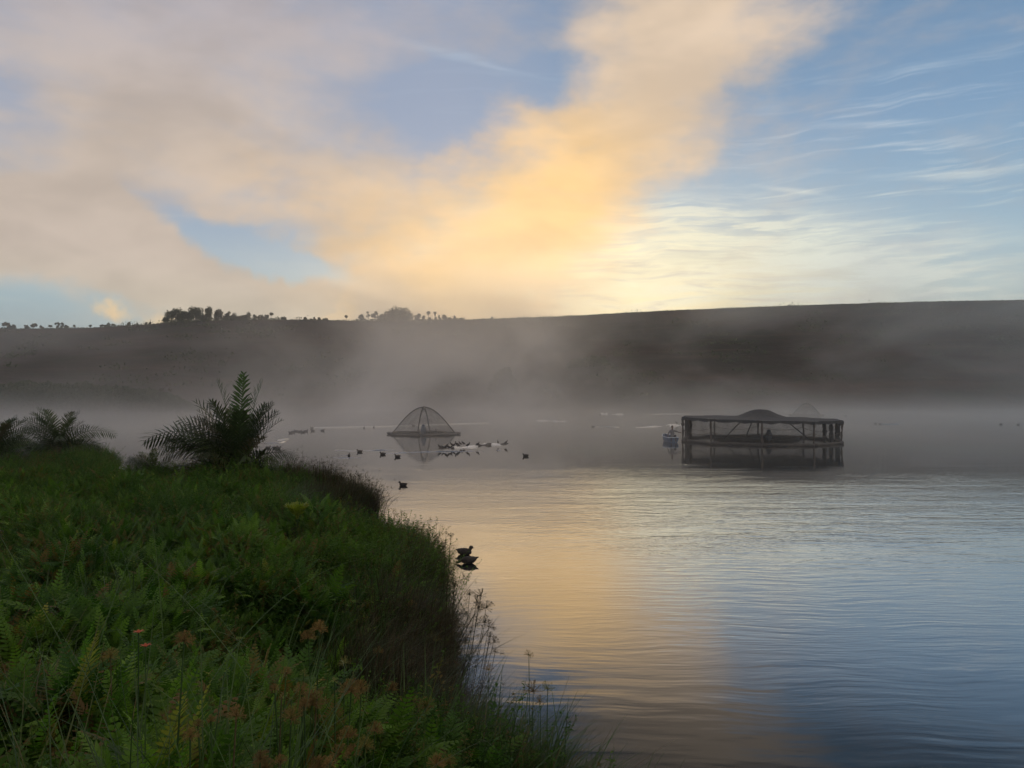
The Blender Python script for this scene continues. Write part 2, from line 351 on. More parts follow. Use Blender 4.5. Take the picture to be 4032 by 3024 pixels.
LAND = np.array([(2.6, -8), (2.0, 1), (1.6, 3.5), (1.30, 5.2), (1.08, 5.9), (.84, 6.5), (.48, 7.2), (.0, 7.9), (-.68, 8.4), (-1.0, 9.2), (-1.15, 10.9), (-1.45, 14), (-1.75, 16.8), (-1.95, 18.6), (-2.5, 19.5), (-3.5, 19.9), (-4.9, 20.8), (-5.7, 25),
         (-5.6, 27), (-5.1, 28), (-5.5, 29.4), (-7.1, 30.6), (-8.2, 32.5), (-9.0, 34), (-9.9, 36), (-13, 37), (-16, 35.5), (-18.2, 35), (-20, 38), (-21.6, 43), (-25, 49), (-30, 54), (-40, 58), (-60, 62), (-300, 72), (-300, -380), (120, -380), (40, -40), (8, -18)], float)
def land_dist(x, y):
    """signed distance to the shoreline, positive on land"""
    x = np.asarray(x, float); y = np.asarray(y, float); best = np.full(x.shape, 1e9); inside = np.zeros(x.shape, bool)
    for i in range(len(LAND)):
        ax, ay = LAND[i]; bx, by = LAND[(i+1) % len(LAND)]
        ex, ey = bx-ax, by-ay; t = np.clip(((x-ax)*ex+(y-ay)*ey)/(ex*ex+ey*ey), 0, 1)
        best = np.minimum(best, np.hypot(x-ax-t*ex, y-ay-t*ey))
        cond = ((ay > y) != (by > y)); xi = ax+(y-ay)/(by-ay if by != ay else 1e-9)*ex
        inside ^= cond & (x < xi)
    return np.where(inside, best, -best)
def mound(x, y):
    return .16*np.sin(x*1.9+.7*np.sin(y*.8))*np.sin(y*1.25+1.3+.5*np.sin(x))+.10*np.sin(x*.7+y*.9)+.09*np.sin(x*3.1-y*2.3)+.13*np.sin(x*3.7+1.2*np.sin(y*1.7))*np.sin(y*2.5+.8)
def ground(x, y):
    x = np.asarray(x, float); y = np.asarray(y, float)
    s = land_dist(x, y); d = np.hypot(x, y)
    H = np.interp(d, [0, 3, 6, 10, 20, 32, 45, 60, 400], [2.9, 2.42, 2.10, 1.75, 1.22, .80, .68, .7, 3.0])
    t = np.clip(s/3.2, 0, 1); t = t*t*(3-2*t)
    g = np.where(s > 0, .10+np.clip(s/.6, 0, 1)*.15+t*(H-.25), np.maximum(-1.2, .10+s*.8))
    return g+mound(x, y)*np.clip(s/1.5, 0, 1)*np.clip((d-1.5)/2, 0, 1)
def axis(segs):
    o = []
    for a, b, st in segs: o += list(np.arange(a, b, st))
    return np.array(o+[segs[-1][1]])
xs = axis([(-300, -60, 20), (-60, -25, 1.5), (-25, 4, .35), (4, 40, 4), (40, 120, 20)])
ys = axis([(-380, -20, 40), (-20, 0, 2), (0, 45, .35), (45, 76, 1.5)])
X, Y = np.meshgrid(xs, ys); Z = ground(X, Y)
nx, ny = len(xs), len(ys)
me = bpy.data.meshes.new('ground')
fidx = [(j*nx+i, j*nx+i+1, (j+1)*nx+i+1, (j+1)*nx+i) for j in range(ny-1) for i in range(nx-1)]
me.from_pydata(np.stack([X, Y, Z], -1).reshape(-1, 3).tolist(), [], fidx); me.materials.append(MT['soil']); me.shade_smooth()
tag(link('ground', me), kind='structure')

RIDGE_U = [-2600, -1000, 0, 200, 350, 600, 700, 1000, 1250, 1450, 1700, 1900, 2200, 2600, 3000, 3500, 3800, 4032, 5000, 7000]
RIDGE_V = [1330, 1310, 1296, 1293, 1291, 1276, 1266, 1259, 1259, 1265, 1263, 1256, 1246, 1224, 1207, 1191, 1184, 1181, 1190, 1260]
def ridge_d(u): return float(np.interp(u, [-1000, 0, 2000, 4032, 6000], [470, 430, 400, 370, 360]))
def ridge_v(u): return float(np.interp(u, RIDGE_U, RIDGE_V))
def ridge_pt(u, dv=0): return wpd(u, ridge_v(u)+dv, ridge_d(u))
def shore_d(u): return float(np.interp(u, [-2600, 0, 700, 1300, 6000], [150, 160, 165, 184, 184]))
us = np.concatenate([np.arange(-3600, -200, 200), np.arange(-200, 4250, 25), np.arange(4250, 8000, 200)])
ts = [-.04, 0, .02, .05] + list(np.arange(.08, 1.0, .035)) + [1.0, 1.03, 1.1, 1.4, 2.5, 6]
hv = []
for t in ts:
    for u in us:
        rd, sd_ = ridge_d(u), shore_d(u); y = sd_+(rd-sd_)*t; x = (u-CX)/F*y
        Hr = EYE+(HY-ridge_v(u))/F*rd
        if t <= 0: z = t*30
        elif t <= 1: z = Hr*t**.9 + 3.0*t*(1-t)*4*.5*mnoise.noise(Vector((x*.02, y*.02, 3)))
        else: z = Hr-(t-1)*10 if t < 2 else Hr-10-(t-2)*4
        if 0 < t: z += .35*mnoise.noise(Vector((x*.12, y*.12, 0)))*(1 if t < 1 else .5)
        hv.append((x, y, z))
nu = len(us); hf = [(j*nu+i, j*nu+i+1, (j+1)*nu+i+1, (j+1)*nu+i) for j in range(len(ts)-1) for i in range(nu-1)]
me = bpy.data.meshes.new('hill'); me.from_pydata(hv, [], hf); me.materials.append(MT['hill']); me.shade_smooth()
tag(link('hill', me), kind='structure')

# ------------------------------------------------------------------ air: thin even haze, and the mist lying on the lake
def box(name, lo, hi, fn, step=None):
    m = MB(); x0, y0, z0 = lo; x1, y1, z1 = hi
    m.add([(x0, y0, z0), (x1, y0, z0), (x1, y1, z0), (x0, y1, z0), (x0, y0, z1), (x1, y0, z1), (x1, y1, z1), (x0, y1, z1)],
          [(0, 3, 2, 1), (4, 5, 6, 7), (0, 1, 5, 4), (1, 2, 6, 5), (2, 3, 7, 6), (3, 0, 4, 7)])
    mat = material(name, fn); o = m.obj(name, mat)
    tag(o, kind='stuff'); return o, mat
def haze_fn(b, out):
    p = b.n.new('ShaderNodeVolumePrincipled'); p.inputs['Color'].default_value = (.93, .93, .95, 1)
    p.inputs['Density'].default_value = .00022; p.inputs['Anisotropy'].default_value = .75; b.l.new(p.outputs[0], out.inputs['Volume'])
box('haze', (-3600, -420, -14), (3600, 3100, 95), haze_fn)
def mist_fn(b, out):
    P = b.n.new('ShaderNodeNewGeometry').outputs['Position']; x, y, z = b.sep(P)
    zc = b.M('MAXIMUM', z, 0.0)
    n1 = b.noise(b.mapping(P, scale=(.030, .010, .11)), 1.0, 3, .55, .3)
    n2 = b.noise(b.mapping(P, rot=(0, R(38), 0), scale=(.026, .007, .036)), 1.0, 5, .58, .35)
    lowl = b.M('MULTIPLY', b.M('EXPONENT', b.M('DIVIDE', zc, -2.0)), b.mr(n1, .3, .7, .007, .030))
    col_ = b.M('MULTIPLY', b.M('EXPONENT', b.M('DIVIDE', zc, -13.0)), b.mr(n2, .445, .68, 0, .036))
    fy = b.mr(y, 30, 95, .08, 1.0)
    fb_ = b.mr(y, 110, 190, .6, 1.0)
    dens = b.M('MULTIPLY', b.M('ADD', lowl, b.M('MULTIPLY', col_, fb_)), fy)
    dens = b.M('MULTIPLY', dens, b.M('MULTIPLY', b.mr(z, 40, 28), b.mr(x, -38, -80, 1, .42))); dens = b.M('MULTIPLY', dens, b.mr(y, 24, 36))
    p = b.n.new('ShaderNodeVolumePrincipled'); p.inputs['Color'].default_value = (1, .975, .945, 1)  # warm tint puts sunrise glow into the mist's own colour
    b.put(p.inputs['Density'], dens); p.inputs['Anisotropy'].default_value = .80; b.l.new(p.outputs[0], out.inputs['Volume'])
mo, mm = box('mist', (-230, 24, -.3), (230, 300, 42), mist_fn)
# ------------------------------------------------------------------ foliage pieces
def curve_pts(L, el0, droop, n, az=0.0, side=0.0, base=(0, 0, 0), power=1.3):
    p = Vector(base); o = [p.copy()]; st = L/n
    for i in range(n):
        t = (i+.5)/n; e = el0-droop*t**power; a = az+side*t
        p = p+Vector((math.cos(e)*math.cos(a), math.cos(e)*math.sin(a), math.sin(e)))*st; o.append(p.copy())
    return o
def fern_frond(mb, L=.7, pairs=22, el0=1.35, droop=1.3, az=0, side=0.0, width=.11, base=(0, 0, 0), seed=0, bare=.22):
    r = random.Random(seed); n = pairs+6
    P = curve_pts(L, el0, droop, n, az, side, base)
    mb.tube(P[::3]+[P[-1]], [max(.0008, .0035*(1-i/(n/3+1))) for i in range(len(P[::3])+1)], 3, False)
    vs, fs = [], []
    first = int(n*bare)
    for i in range(first, n+1):
        t = (i-first)/(n-first); p = P[i]; tan = (P[min(i+1, n)]-P[max(i-1, 0)]).normalized()
        sd_ = tan.cross(Vector((0, 0, 1)))
        sd_ = sd_.normalized() if sd_.length > .05 else Vector((math.sin(az), -math.cos(az), 0))
        nrm = sd_.cross(tan)
        w_ = width*(math.sin(math.pi*min(1, (t*.92+.10)))**.75)*(1-.25*t)+.004
        lw = L/n*.40*(1-.2*t)+.001
        for s in (-1, 1):
            jit = r.uniform(-.18, .18); fwd = .38+.35*t+jit*.4
            dr = (sd_*s+tan*fwd+nrm*(.10+jit)).normalized(); up = (tan-dr*tan.dot(dr)).normalized()
            drop_ = Vector((0, 0, -1))
            a0 = len(vs); q = p; W = w_*r.uniform(.85, 1.1)
            pm = q+dr*W*.35+drop_*W*.02; pe = q+dr*W*.72+tan*W*.08+drop_*W*.12; pt = q+dr*W+tan*W*.22+drop_*W*.26
            vs += [q-up*lw*.7, q+up*lw*.7, pm+up*lw, pm-up*lw+nrm*lw*.3, pe+up*lw*.72, pe-up*lw*.72+nrm*lw*.2, pt]
            fs += [(a0, a0+1, a0+2, a0+3), (a0+3, a0+2, a0+4, a0+5), (a0+5, a0+4, a0+6)]
    mb.add(vs, fs); return P
def blade(mb, L, el0, droop, az, w_, base, n=6, side=0.0):
    P = curve_pts(L, el0, droop, n, az, side, base); sd_ = Vector((-math.sin(az), math.cos(az), 0)); vs, fs = [], []
    for i, p in enumerate(P):
        ww = w_*(1-(i/n)**1.6)*.5+.0006; vs += [p-sd_*ww, p+sd_*ww]
    for i in range(n): fs.append((2*i, 2*i+1, 2*i+3, 2*i+2))
    mb.add(vs, fs); return P
def umbel(mb, c, rad, n=30, up=Vector((0, 0, 1)), r=rnd, flat=.6):
    up = up.normalized(); a = up.orthogonal().normalized(); b_ = up.cross(a); vs, fs = [], []
    for k in range(n):
        th = r.uniform(0, 6.283); ph = r.uniform(.05, 1.55) if r.random() < .8 else r.uniform(1.5, 2.0)
        dr = a*math.cos(th)*math.sin(ph)+b_*math.sin(th)*math.sin(ph)+up*math.cos(ph)
        q = Vector(c)+dr*rad*r.uniform(.75, 1.1); sd_ = dr.orthogonal().normalized(); sw = rad*.022
        a0 = len(vs); vs += [Vector(c)-sd_*sw, Vector(c)+sd_*sw, q+sd_*sw*.6, q-sd_*sw*.6]; fs.append((a0, a0+1, a0+2, a0+3))
        for _ in range(3):
            e = Vector((r.gauss(0, 1), r.gauss(0, 1), r.gauss(0, 1))).normalized(); f_ = dr.cross(e).normalized()*rad*.05
            tip = q+(dr*.9+e*.7).normalized()*rad*.24; a0 = len(vs)
            vs += [q-f_*.4, q+f_, tip, ]; fs.append((a0, a0+1, a0+2))
    mb.add(vs, fs)

def fern_plant_mesh(seed, n=8, L=.7, pairs=18):
    r = random.Random(seed); m = MB()
    for k in range(n):
        fern_frond(m, L*r.uniform(.65, 1.15), pairs, r.uniform(1.2, 1.53), r.uniform(.25, 1.5), 6.283*k/n+r.uniform(-.4, .4), r.uniform(-.3, .3), L*r.uniform(.13, .18), (r.uniform(-.05, .05), r.uniform(-.05, .05), 0), seed*50+k)
    return m
def sedge_mesh(seed, n=46, H=1.0, w_=.008, lean=(0, 0), heads_=0, spread=.16, hr=.05):
    r = random.Random(seed); m = MB(); tips = []
    for k in range(n):
        az_ = r.uniform(0, 6.283); b0 = (r.gauss(0, spread), r.gauss(0, spread), -.05)
        ex, ey = math.cos(az_)*.35+lean[0], math.sin(az_)*.35+lean[1]; a = math.atan2(ey, ex)
        tilt = min(1.0, math.hypot(ex, ey))*r.uniform(.5, 1.2)
        P = blade(m, H*r.uniform(.55, 1.15), 1.5-tilt*.7, r.uniform(.1, .9)+tilt*.3, a, w_*r.uniform(.6, 1.3), b0, 6)
        if k < heads_: tips.append((P[-1], (P[-1]-P[-2]).normalized()))
    return m, tips
def weed_mesh(seed, n=560, R0=.42, H=.62, leaf=.042):
    """a leafy shrub-like weed: stems with many small pointed leaves along them"""
    r = random.Random(seed); m = MB(); vs, fs = [], []
    for s_ in range(max(6, n//26)):
        a = r.uniform(0, 6.283); P = curve_pts(H*r.uniform(.6, 1.25), r.uniform(1.0, 1.5), r.uniform(0, .9), 8, a, r.uniform(-.5, .5), (r.gauss(0, R0*.35), r.gauss(0, R0*.35), 0))
        m.tube([P[0], P[4], P[8]], [.004, .003, .001], 3, False)
        for k in range(26):
            t = r.uniform(.25, 1); i = min(7, int(t*8)); q = P[i].lerp(P[i+1], t*8-i)
            th = r.uniform(0, 6.283); e = Vector((math.cos(th), math.sin(th), r.uniform(-.3, .9))).normalized()
            Lf = leaf*r.uniform(.6, 1.4)*(1.2-.5*t); sd_ = e.cross(Vector((r.gauss(0, .3), r.gauss(0, .3), 1))).normalized()*Lf*.22
            a0 = len(vs); mid = q+e*Lf*.5+Vector((0, 0, Lf*.08))
            vs += [q, mid-sd_, q+e*Lf-Vector((0, 0, Lf*.15)), mid+sd_]; fs.append((a0, a0+1, a0+2, a0+3))
    m.add(vs, fs); return m

def scatter(name, meshes, pts, rots, scls, idx):
    """one object of ground cover: every point carries one of the given plant meshes"""
    cl = bpy.data.collections.new(name+'_kinds')
    for i, me in enumerate(meshes): cl.objects.link(bpy.data.objects.new('%s_kind_%02d' % (name, i), me))
    pm = bpy.data.meshes.new(name); n = len(pts); pm.vertices.add(n)
    pm.vertices.foreach_set('co', np.asarray(pts, np.float32).ravel())
    a = pm.attributes.new('rot', 'FLOAT_VECTOR', 'POINT'); a.data.foreach_set('vector', np.asarray(rots, np.float32).ravel())
    a = pm.attributes.new('scl', 'FLOAT_VECTOR', 'POINT'); a.data.foreach_set('vector', np.asarray(scls, np.float32).ravel())
    a = pm.attributes.new('idx', 'INT', 'POINT'); a.data.foreach_set('value', np.asarray(idx, np.int32))
    o = link(name, pm)
    ng = bpy.data.node_groups.new(name, 'GeometryNodeTree')
    ng.interface.new_socket('Geometry', in_out='INPUT', socket_type='NodeSocketGeometry'); ng.interface.new_socket('Geometry', in_out='OUTPUT', socket_type='NodeSocketGeometry')
    gi = ng.nodes.new('NodeGroupInput'); go = ng.nodes.new('NodeGroupOutput'); iop = ng.nodes.new('GeometryNodeInstanceOnPoints')
    ci = ng.nodes.new('GeometryNodeCollectionInfo'); ci.inputs['Collection'].default_value = cl
    ci.inputs['Separate Children'].default_value = True; ci.inputs['Reset Children'].default_value = True
    def attr(nm, t):
        q = ng.nodes.new('GeometryNodeInputNamedAttribute'); q.data_type = t; q.inputs['Name'].default_value = nm; return [s for s in q.outputs if s.enabled][0]
    Lk = ng.links.new
    Lk(gi.outputs[0], iop.inputs['Points']); Lk(ci.outputs[0], iop.inputs['Instance']); iop.inputs['Pick Instance'].default_value = True
    Lk(attr('idx', 'INT'), iop.inputs['Instance Index']); Lk(attr('scl', 'FLOAT_VECTOR'), iop.inputs['Scale'])
    e2r = ng.nodes.new('FunctionNodeEulerToRotation'); Lk(attr('rot', 'FLOAT_VECTOR'), e2r.inputs[0]); Lk(e2r.outputs[0], iop.inputs['Rotation'])
    Lk(iop.outputs[0], go.inputs[0])
    md = o.modifiers.new(name, 'NODES'); md.node_group = ng
    tag(o, kind='stuff'); return o

# ------------------------------------------------------------------ undergrowth on the bank (nobody could count it)
nr = np.random.RandomState(5)
def sample(n, dmin, dmax, umin=-500, umax=2500, p=1.0):
    d = dmin+(dmax-dmin)*nr.rand(n)**p; u = umin+(umax-umin)*nr.rand(n); x = (u-CX)/F*d
    return x, d
def low_noise(x, y, s=1.0):
    return np.array([mnoise.noise(Vector((a*s, b*s, 1.7))) for a, b in zip(x, y)])
fern_meshes = [fern_plant_mesh(i, 8, .62, 17).mesh('fern_plant', 'fern') for i in range(8)]
fern_b = [fern_plant_mesh(30+i, 6, .6, 17).mesh('bright_fern_plant', 'fern_bright') for i in range(2)]
weed_meshes = [weed_mesh(i).mesh('leafy_weed', 'shrub') for i in range(4)]
sedges = [sedge_mesh(i, 46, 1.0, .008)[0].mesh('sedge_clump', 'grass') for i in range(3)]
def put(name, meshes, x, y, smin, smax, weights=None, tilt=.15, zs=1.0, sink=.05, hmod=.75, shrink=None):
    n = len(x); z = ground(x, y)-sink
    rots = np.stack([nr.normal(0, tilt, n), nr.normal(0, tilt, n), nr.rand(n)*6.283], -1)
    s = smin+(smax-smin)*nr.rand(n); ln = low_noise(x, y, .55)+.6*low_noise(x+40, y, 1.6); s = s*(1+hmod*ln)
    if shrink is not None: s = s*shrink
    scl = np.stack([s, s, s*zs], -1)
    idx = nr.choice(len(meshes), n, p=weights)
    return scatter(name, meshes, np.stack([x, y, z], -1), rots, scl, idx)
x, y = sample(6200, 1.6, 11, -900, 2700, .8); k = land_dist(x, y) > .55; k &= np.hypot(x, y) > 2.0; x, y = x[k], y[k]
put('fern_undergrowth', fern_meshes+fern_b, x, y, .6, 1.05, np.array([.105]*8+[.08]*2), .25, shrink=np.interp(np.hypot(x, y), [2, 3.5, 6], [.6, .85, 1]))
x, y = sample(9000, 9, 32, -500, 1900); k = (land_dist(x, y) > .6) & (nr.rand(len(x)) < np.clip(1.4-low_noise(x, y, .25)*1.6, .35, 1)); x, y = x[k], y[k]
put('fern_slope', fern_meshes+fern_b, x, y, .6, 1.05, np.array([.105]*8+[.08]*2), .3)
x, y = sample(10000, 9, 62, -600, 1900); k = (land_dist(x, y) > .3) & (nr.rand(len(x)) < np.interp(y, [9, 18], [.12, 1])) & (nr.rand(len(x)) < np.clip(.75+low_noise(x, y, .3)*2.2, .12, 1)); x, y = x[k], y[k]
put('leafy_undergrowth', weed_meshes, x, y, .6, 1.35, None, .2)
x, y = sample(9000, 18, 64, -600, 1600); s_ = land_dist(x, y); k = (s_ > .1) & (s_ < 2.6); x, y = x[k], y[k]
put('shoreline_weeds', weed_meshes, x, y, .8, 1.25, None, .25)
# sedge and grass in the fern, denser towards the water
x, y = sample(1500, 1.8, 26, -600, 2700); k = (land_dist(x, y) > .3) & (nr.rand(len(x)) < np.clip(.5+low_noise(x, y, .5)*2, .1, 1)*np.interp(y, [5, 10], [.25, 1])); x, y = x[k], y[k]
put('grass_among_fern', sedges, x, y, .55, 1.0, None, .25)

def edge_points(n, y0, y1, smin, smax):
    xs_, ys_ = [], []
    while len(xs_) < n:
        yy = y0+(y1-y0)*nr.rand(400); xx = np.interp(yy, LAND[:24, 1], LAND[:24, 0])-3.5+4.5*nr.rand(400)
        s = land_dist(xx, yy); k = (s > smin) & (s < smax); xs_ += list(xx[k]); ys_ += list(yy[k])
    return np.array(xs_[:n]), np.array(ys_[:n])
lean_sedges = [sedge_mesh(60+i, 34, 1.15, .014, (.42, .05), 0, .17)[0].mesh('leaning_sedge', 'grass') for i in range(3)]
dark_sedges = []
for i in range(3):
    m, tips = sedge_mesh(80+i, 46, 1.2, .013, (.35, .0), 7, .15)
    for tp, tn in tips: umbel(m, tp, rnd.uniform(.04, .065), 16, tn)
    dark_sedges.append(m.mesh('dark_sedge_clump', 'dark_sedge'))
def edge(name, meshes, n, y0, y1, s0, s1, a, b, rj=.5):
    x, y = edge_points(n, y0, y1, s0, s1); z = ground(x, y)-.06; m_ = len(x)
    s = a+(b-a)*nr.rand(m_); s *= 1+.3*low_noise(x, y, .9)
    rots = np.stack([nr.normal(0, .1, m_), nr.normal(0, .1, m_), nr.normal(0, rj, m_)], -1)
    scatter(name, meshes, np.stack([x, y, z], -1), rots, np.stack([s, s, s], -1), nr.choice(len(meshes), m_))
edge('bank_edge_grass', lean_sedges, 520, 3.2, 21, .02, 1.3, .6, 1.1)
x, y = edge_points(1500, 4, 22, .12, 2.4); put('bank_edge_bushes', weed_meshes+fern_meshes[:2], x, y, .7, 1.25, None, .25)
edge('point_grass', lean_sedges, 240, 4.6, 8.4, .02, .8, .85, 1.25)
x, y = edge_points(420, 4.2, 8.6, .04, 1.1); put('point_bushes', weed_meshes+fern_meshes[:3], x, y, .75, 1.25, None, .25)
x, y = edge_points(320, 15.5, 21.0, .04, 1.2); put('lobe_bushes', weed_meshes, x, y, 1.2, 1.75, None, .2, hmod=.35)
edge('lobe_dark_sedge', dark_sedges, 60, 15, 20.5, 0, .5, .8, 1.1)
edge('bank_edge_dark_sedge', dark_sedges, 240, 8.3, 13.5, -.05, .9, .75, 1.15)
edge('bay_edge_dark_sedge', dark_sedges, 300, 25.2, 31.5, -.15, 1.6, .95, 1.25, .8)
edge('bay_edge_grass', lean_sedges, 700, 20, 40, 0, 1.6, .8, 1.2, .8)
# grass heads standing higher than the rest, and long arching stems
m = MB(); r = random.Random(3)
for k in range(80):
    d = r.uniform(3.6, 12); u = r.uniform(200, 2150); xx = (u-CX)/F*d
    if float(land_dist([xx], [d])[0]) < .25: continue
    z = float(ground([xx], [d])[0])
    blade(m, r.uniform(.9, 1.6), r.uniform(.8, 1.4), r.uniform(.4, 2.0), r.uniform(-1.2, 3.6), .007, (xx, d, z+.25), 9, r.uniform(-.5, .5))
tag(m.obj('arching_grass', 'grass'), kind='stuff')

# ------------------------------------------------------------------ single ferns and seed heads that stand out
def canopy_hit(u, v, h):
    d = 2.2
    while d < 60:
        xx = (u-CX)/F*d; g = float(ground([xx], [d])[0])
        if EYE-(v-HY)/F*d <= g+h: return Vector((xx, d, g)), d
        d += .05
    return Vector((xx, d, g)), d
frond_meshes = {}
for nm in ('fern', 'fern_bright'):
    frond_meshes[nm] = []
    for i in range(5):
        m = MB(); fern_frond(m, .78, 26, 1.42, [.25, .5, .8, 1.2, 1.7][i], 0, .15*(i-2), [.13, .15, .12, .14, .11][i], (0, 0, 0), 900+i, .18)
        frond_meshes[nm].append(m.mesh('frond', nm))
FERNS = [
 (270, 2494, 1, 'bright yellow-green fern standing upright left of the grey feathery ferns, lower left'),
 (62, 2441, 0, 'fern with spread fronds by the left edge, above the corner ferns'),
 (305, 2447, 1, 'small pale fern tip just right of the tallest left-hand fern'),
 (553, 2388, 0, 'grey-green fern whose curled tip bends to the left, mid bank'),
 (658, 2535, 0, 'broad olive fern with long dark ribs, behind the biggest fern of the lower left'),
 (565, 2629, 1, 'biggest light green fern of the lower left, in front of the olive one'),
 (423, 2620, 0, 'fern with a small bent frond tip, left of the biggest fern'),
 (345, 2641, 0, 'slender fern frond arching up to a hooked tip, lower left'),
 (688, 2688, 1, 'upright fern right of the biggest fern, narrow and serrated'),
 (588, 2723, 1, 'narrow fern leaning left in front of the biggest fern'),
 (1000, 2630, 1, 'tall fern pair at the right rim of the fern patch, beside dark ground'),
 (1076, 2423, 0, 'pale feathery fern at the top right of the fern patch'),
 (888, 2517, 0, 'dry-looking grey frond arching left over brown seed heads'),
 (94, 2723, 1, 'yellow-green fern near the left edge, low in the picture'),
 (223, 2888, 1, 'bright fern with an erect tip closest to the bottom left corner'),
 (459, 2900, 1, 'erect bright fern at the bottom, right of the corner ferns'),
 (341, 2823, 1, 'wide fern between the two erect bottom-left ferns'),
 (788, 2794, 0, 'fern among the orange-brown seed heads, left of the dark hollow'),
 (759, 2865, 0, 'low fern beside an orange seed head near the bottom'),
 (606, 2882, 1, 'small erect fern at the bottom centre-left'),
 (1170, 2917, 1, 'luminous yellow-green fern at the bottom edge, left of the umbels'),
 (294, 2735, 0, 'fern frond lying flat and pointing left, lower left'),
 (1300, 2506, 1, 'tall narrow light fern left of the bank grass, mid bank'),
 (1447, 2618, 1, 'small lone fern in the dark sedge right of the tall narrow fern'),
 (1541, 2759, 1, 'small bright fern in front of the bank sedge'),
 (1806, 2747, 1, 'bright fern standing in the dark grass by the water'),
 (1670, 2835, 1, 'large fern in the lower centre with ribbed fronds catching light'),
 (1605, 2865, 1, 'fern tight against the left of the large lower centre fern'),
 (2153, 2888, 1, 'fern furthest right, in the grass of the lower bank edge'),
 (1947, 2653, 0, 'thin fern silhouetted against the golden water'),
 (1318, 2747, 0, 'olive fern behind brown seed heads, lower centre'),
 (1206, 2941, 0, 'dark fern right beside the luminous one at the bottom edge'),
 (1419, 2192, 1, 'lone bright fern in the dark sedge slope near the near duck'),
 (1340, 2380, 0, 'bright narrow fern low on the sedge slope, below the lone fern')]
for i, (u, v, br, lab) in enumerate(FERNS):
    r = random.Random(100+i); p, d = canopy_hit(u, v, .70)
    root = empty('fern', (p.x, p.y, p.z+.02), 0)
    tag(root, lab, 'fern')
    k = r.choice((5, 6, 7)); nm = 'fern_bright' if br else 'fern'
    for j in range(k):
        fi = 0 if j == 0 else r.choice((1, 2, 3, 4, 2, 1)); a = 6.283*j/k+r.uniform(-.4, .4); s = (.92 if j == 0 else r.uniform(.6, .85))
        link('frond', frond_meshes[nm][fi], root, (r.uniform(-.03, .03), r.uniform(-.03, .03), 0), (r.uniform(-.08, .08), r.uniform(-.08, .08), a), s)

def seed_plant(u, v, rpx, mat, lab, grp=None, h=1.05, lean=None, n=36, name='seed_head', at=None):
    r = random.Random(int(u*3+v)); p, d = at if at else canopy_hit(u, v, h)
    top = wpd(u, v, d); rad = rpx/F*d*1.15
    root = empty(name, tuple(p)); tag(root, lab, 'sedge', grp)
    tp = top-p; base = Vector((0, 0, 0)) if lean is None else Vector(lean)
    mid = base.lerp(tp, .5)+Vector((r.uniform(-.03, .03), 0, .04*tp.length))
    m = MB(); m.tube([base, mid, tp-Vector((0, 0, rad*.1))], [.0045, .0038, .003], 5); m.obj('stem', 'dark_sedge' if mat == 'seed_dark' else 'grass', root)
    m = MB(); umbel(m, tuple(tp-Vector((0, 0, rad*.3))), rad, n, (tp-mid)+Vector((0, 0, .3)), r); m.obj('umbel', 'dark_sedge' if mat == 'seed_dark' else mat, root)
    return root
BROWN = [(1385, 2705, 34), (1425, 2700, 22), (1190, 2705, 20), (1232, 2755, 38), (1200, 2765, 20), (1150, 2810, 28), (1615, 2765, 28), (1682, 2768, 24), (1478, 2862, 22), (1372, 2885, 26), (1440, 2922, 26),
         (1340, 2957, 28), (1388, 2952, 24), (1720, 2993, 26), (1770, 2990, 20), (1735, 2955, 18), (1262, 3002, 28), (1302, 2992, 20), (1030, 2975, 22), (1045, 3008, 30), (1110, 2985, 18), (1260, 2465, 22), (1585, 2350, 18), (1620, 2385, 20),
         (935, 2800, 26), (785, 2845, 16), (835, 2830, 14), (755, 2885, 22), (1085, 2705, 14), (1215, 2500, 20), (440, 2575, 22), (730, 2510, 26), (1130, 2640, 16), (1545, 2700, 18), (1490, 2560, 16), (1900, 2800, 16)]
ORD = ['leftmost', 'second from the left', 'third from the left', 'fourth from the left', 'fifth from the left', 'sixth from the left', 'seventh from the left', 'eighth from the left', 'ninth from the left', 'tenth from the left', 'eleventh from the left', 'twelfth from the left', 'thirteenth from the left', 'fourteenth from the left', 'fifteenth from the left', 'sixteenth from the left']
def ordered(items, rows):
    """rows: (lowest v, phrase); says which one of its row each item is"""
    out = []
    for (v0, v1, phrase) in rows:
        row = sorted([q for q in items if v0 <= q[1] < v1])
        for i, q in enumerate(row): out.append((q, ('rightmost' if i == len(row)-1 and i > 0 else ORD[i])+' '+phrase))
    return out
for (u, v, rp), lab in ordered(BROWN, [(0, 2600, 'of the brown umbels scattered high on the bank'), (2600, 2740, 'of the brown umbels level with the pale flowers'), (2740, 2830, 'of the brown umbels in the belt over the big ribbed fern'), (2830, 2940, 'of the orange-brown umbels just above the lowest row'), (2940, 3100, 'of the orange-brown umbels along the bottom edge')]):
    seed_plant(u, v, rp*1.2, 'seed', lab, 'orange-brown seed umbels in the bank growth', .92+rnd.uniform(-.06, .06), n=120)
PALE = [(1360, 2600, 22), (1615, 2605, 14), (1745, 2597, 16), (1620, 2565, 12), (1320, 2675, 14), (1200, 2645, 16), (1720, 2515, 16), (1112, 2737, 10), (1150, 2747, 8), (1640, 2660, 22), (1250, 2730, 14), (1700, 2500, 12)]
for (u, v, rp), lab in ordered(PALE, [(0, 2630, 'of the upper pale umbels in the dark sedge'), (2630, 3100, 'of the lower pale umbels in the dark sedge')]):
    seed_plant(u, v, rp, 'seed_pale', lab, 'pale umbels in the dark sedge', .95)
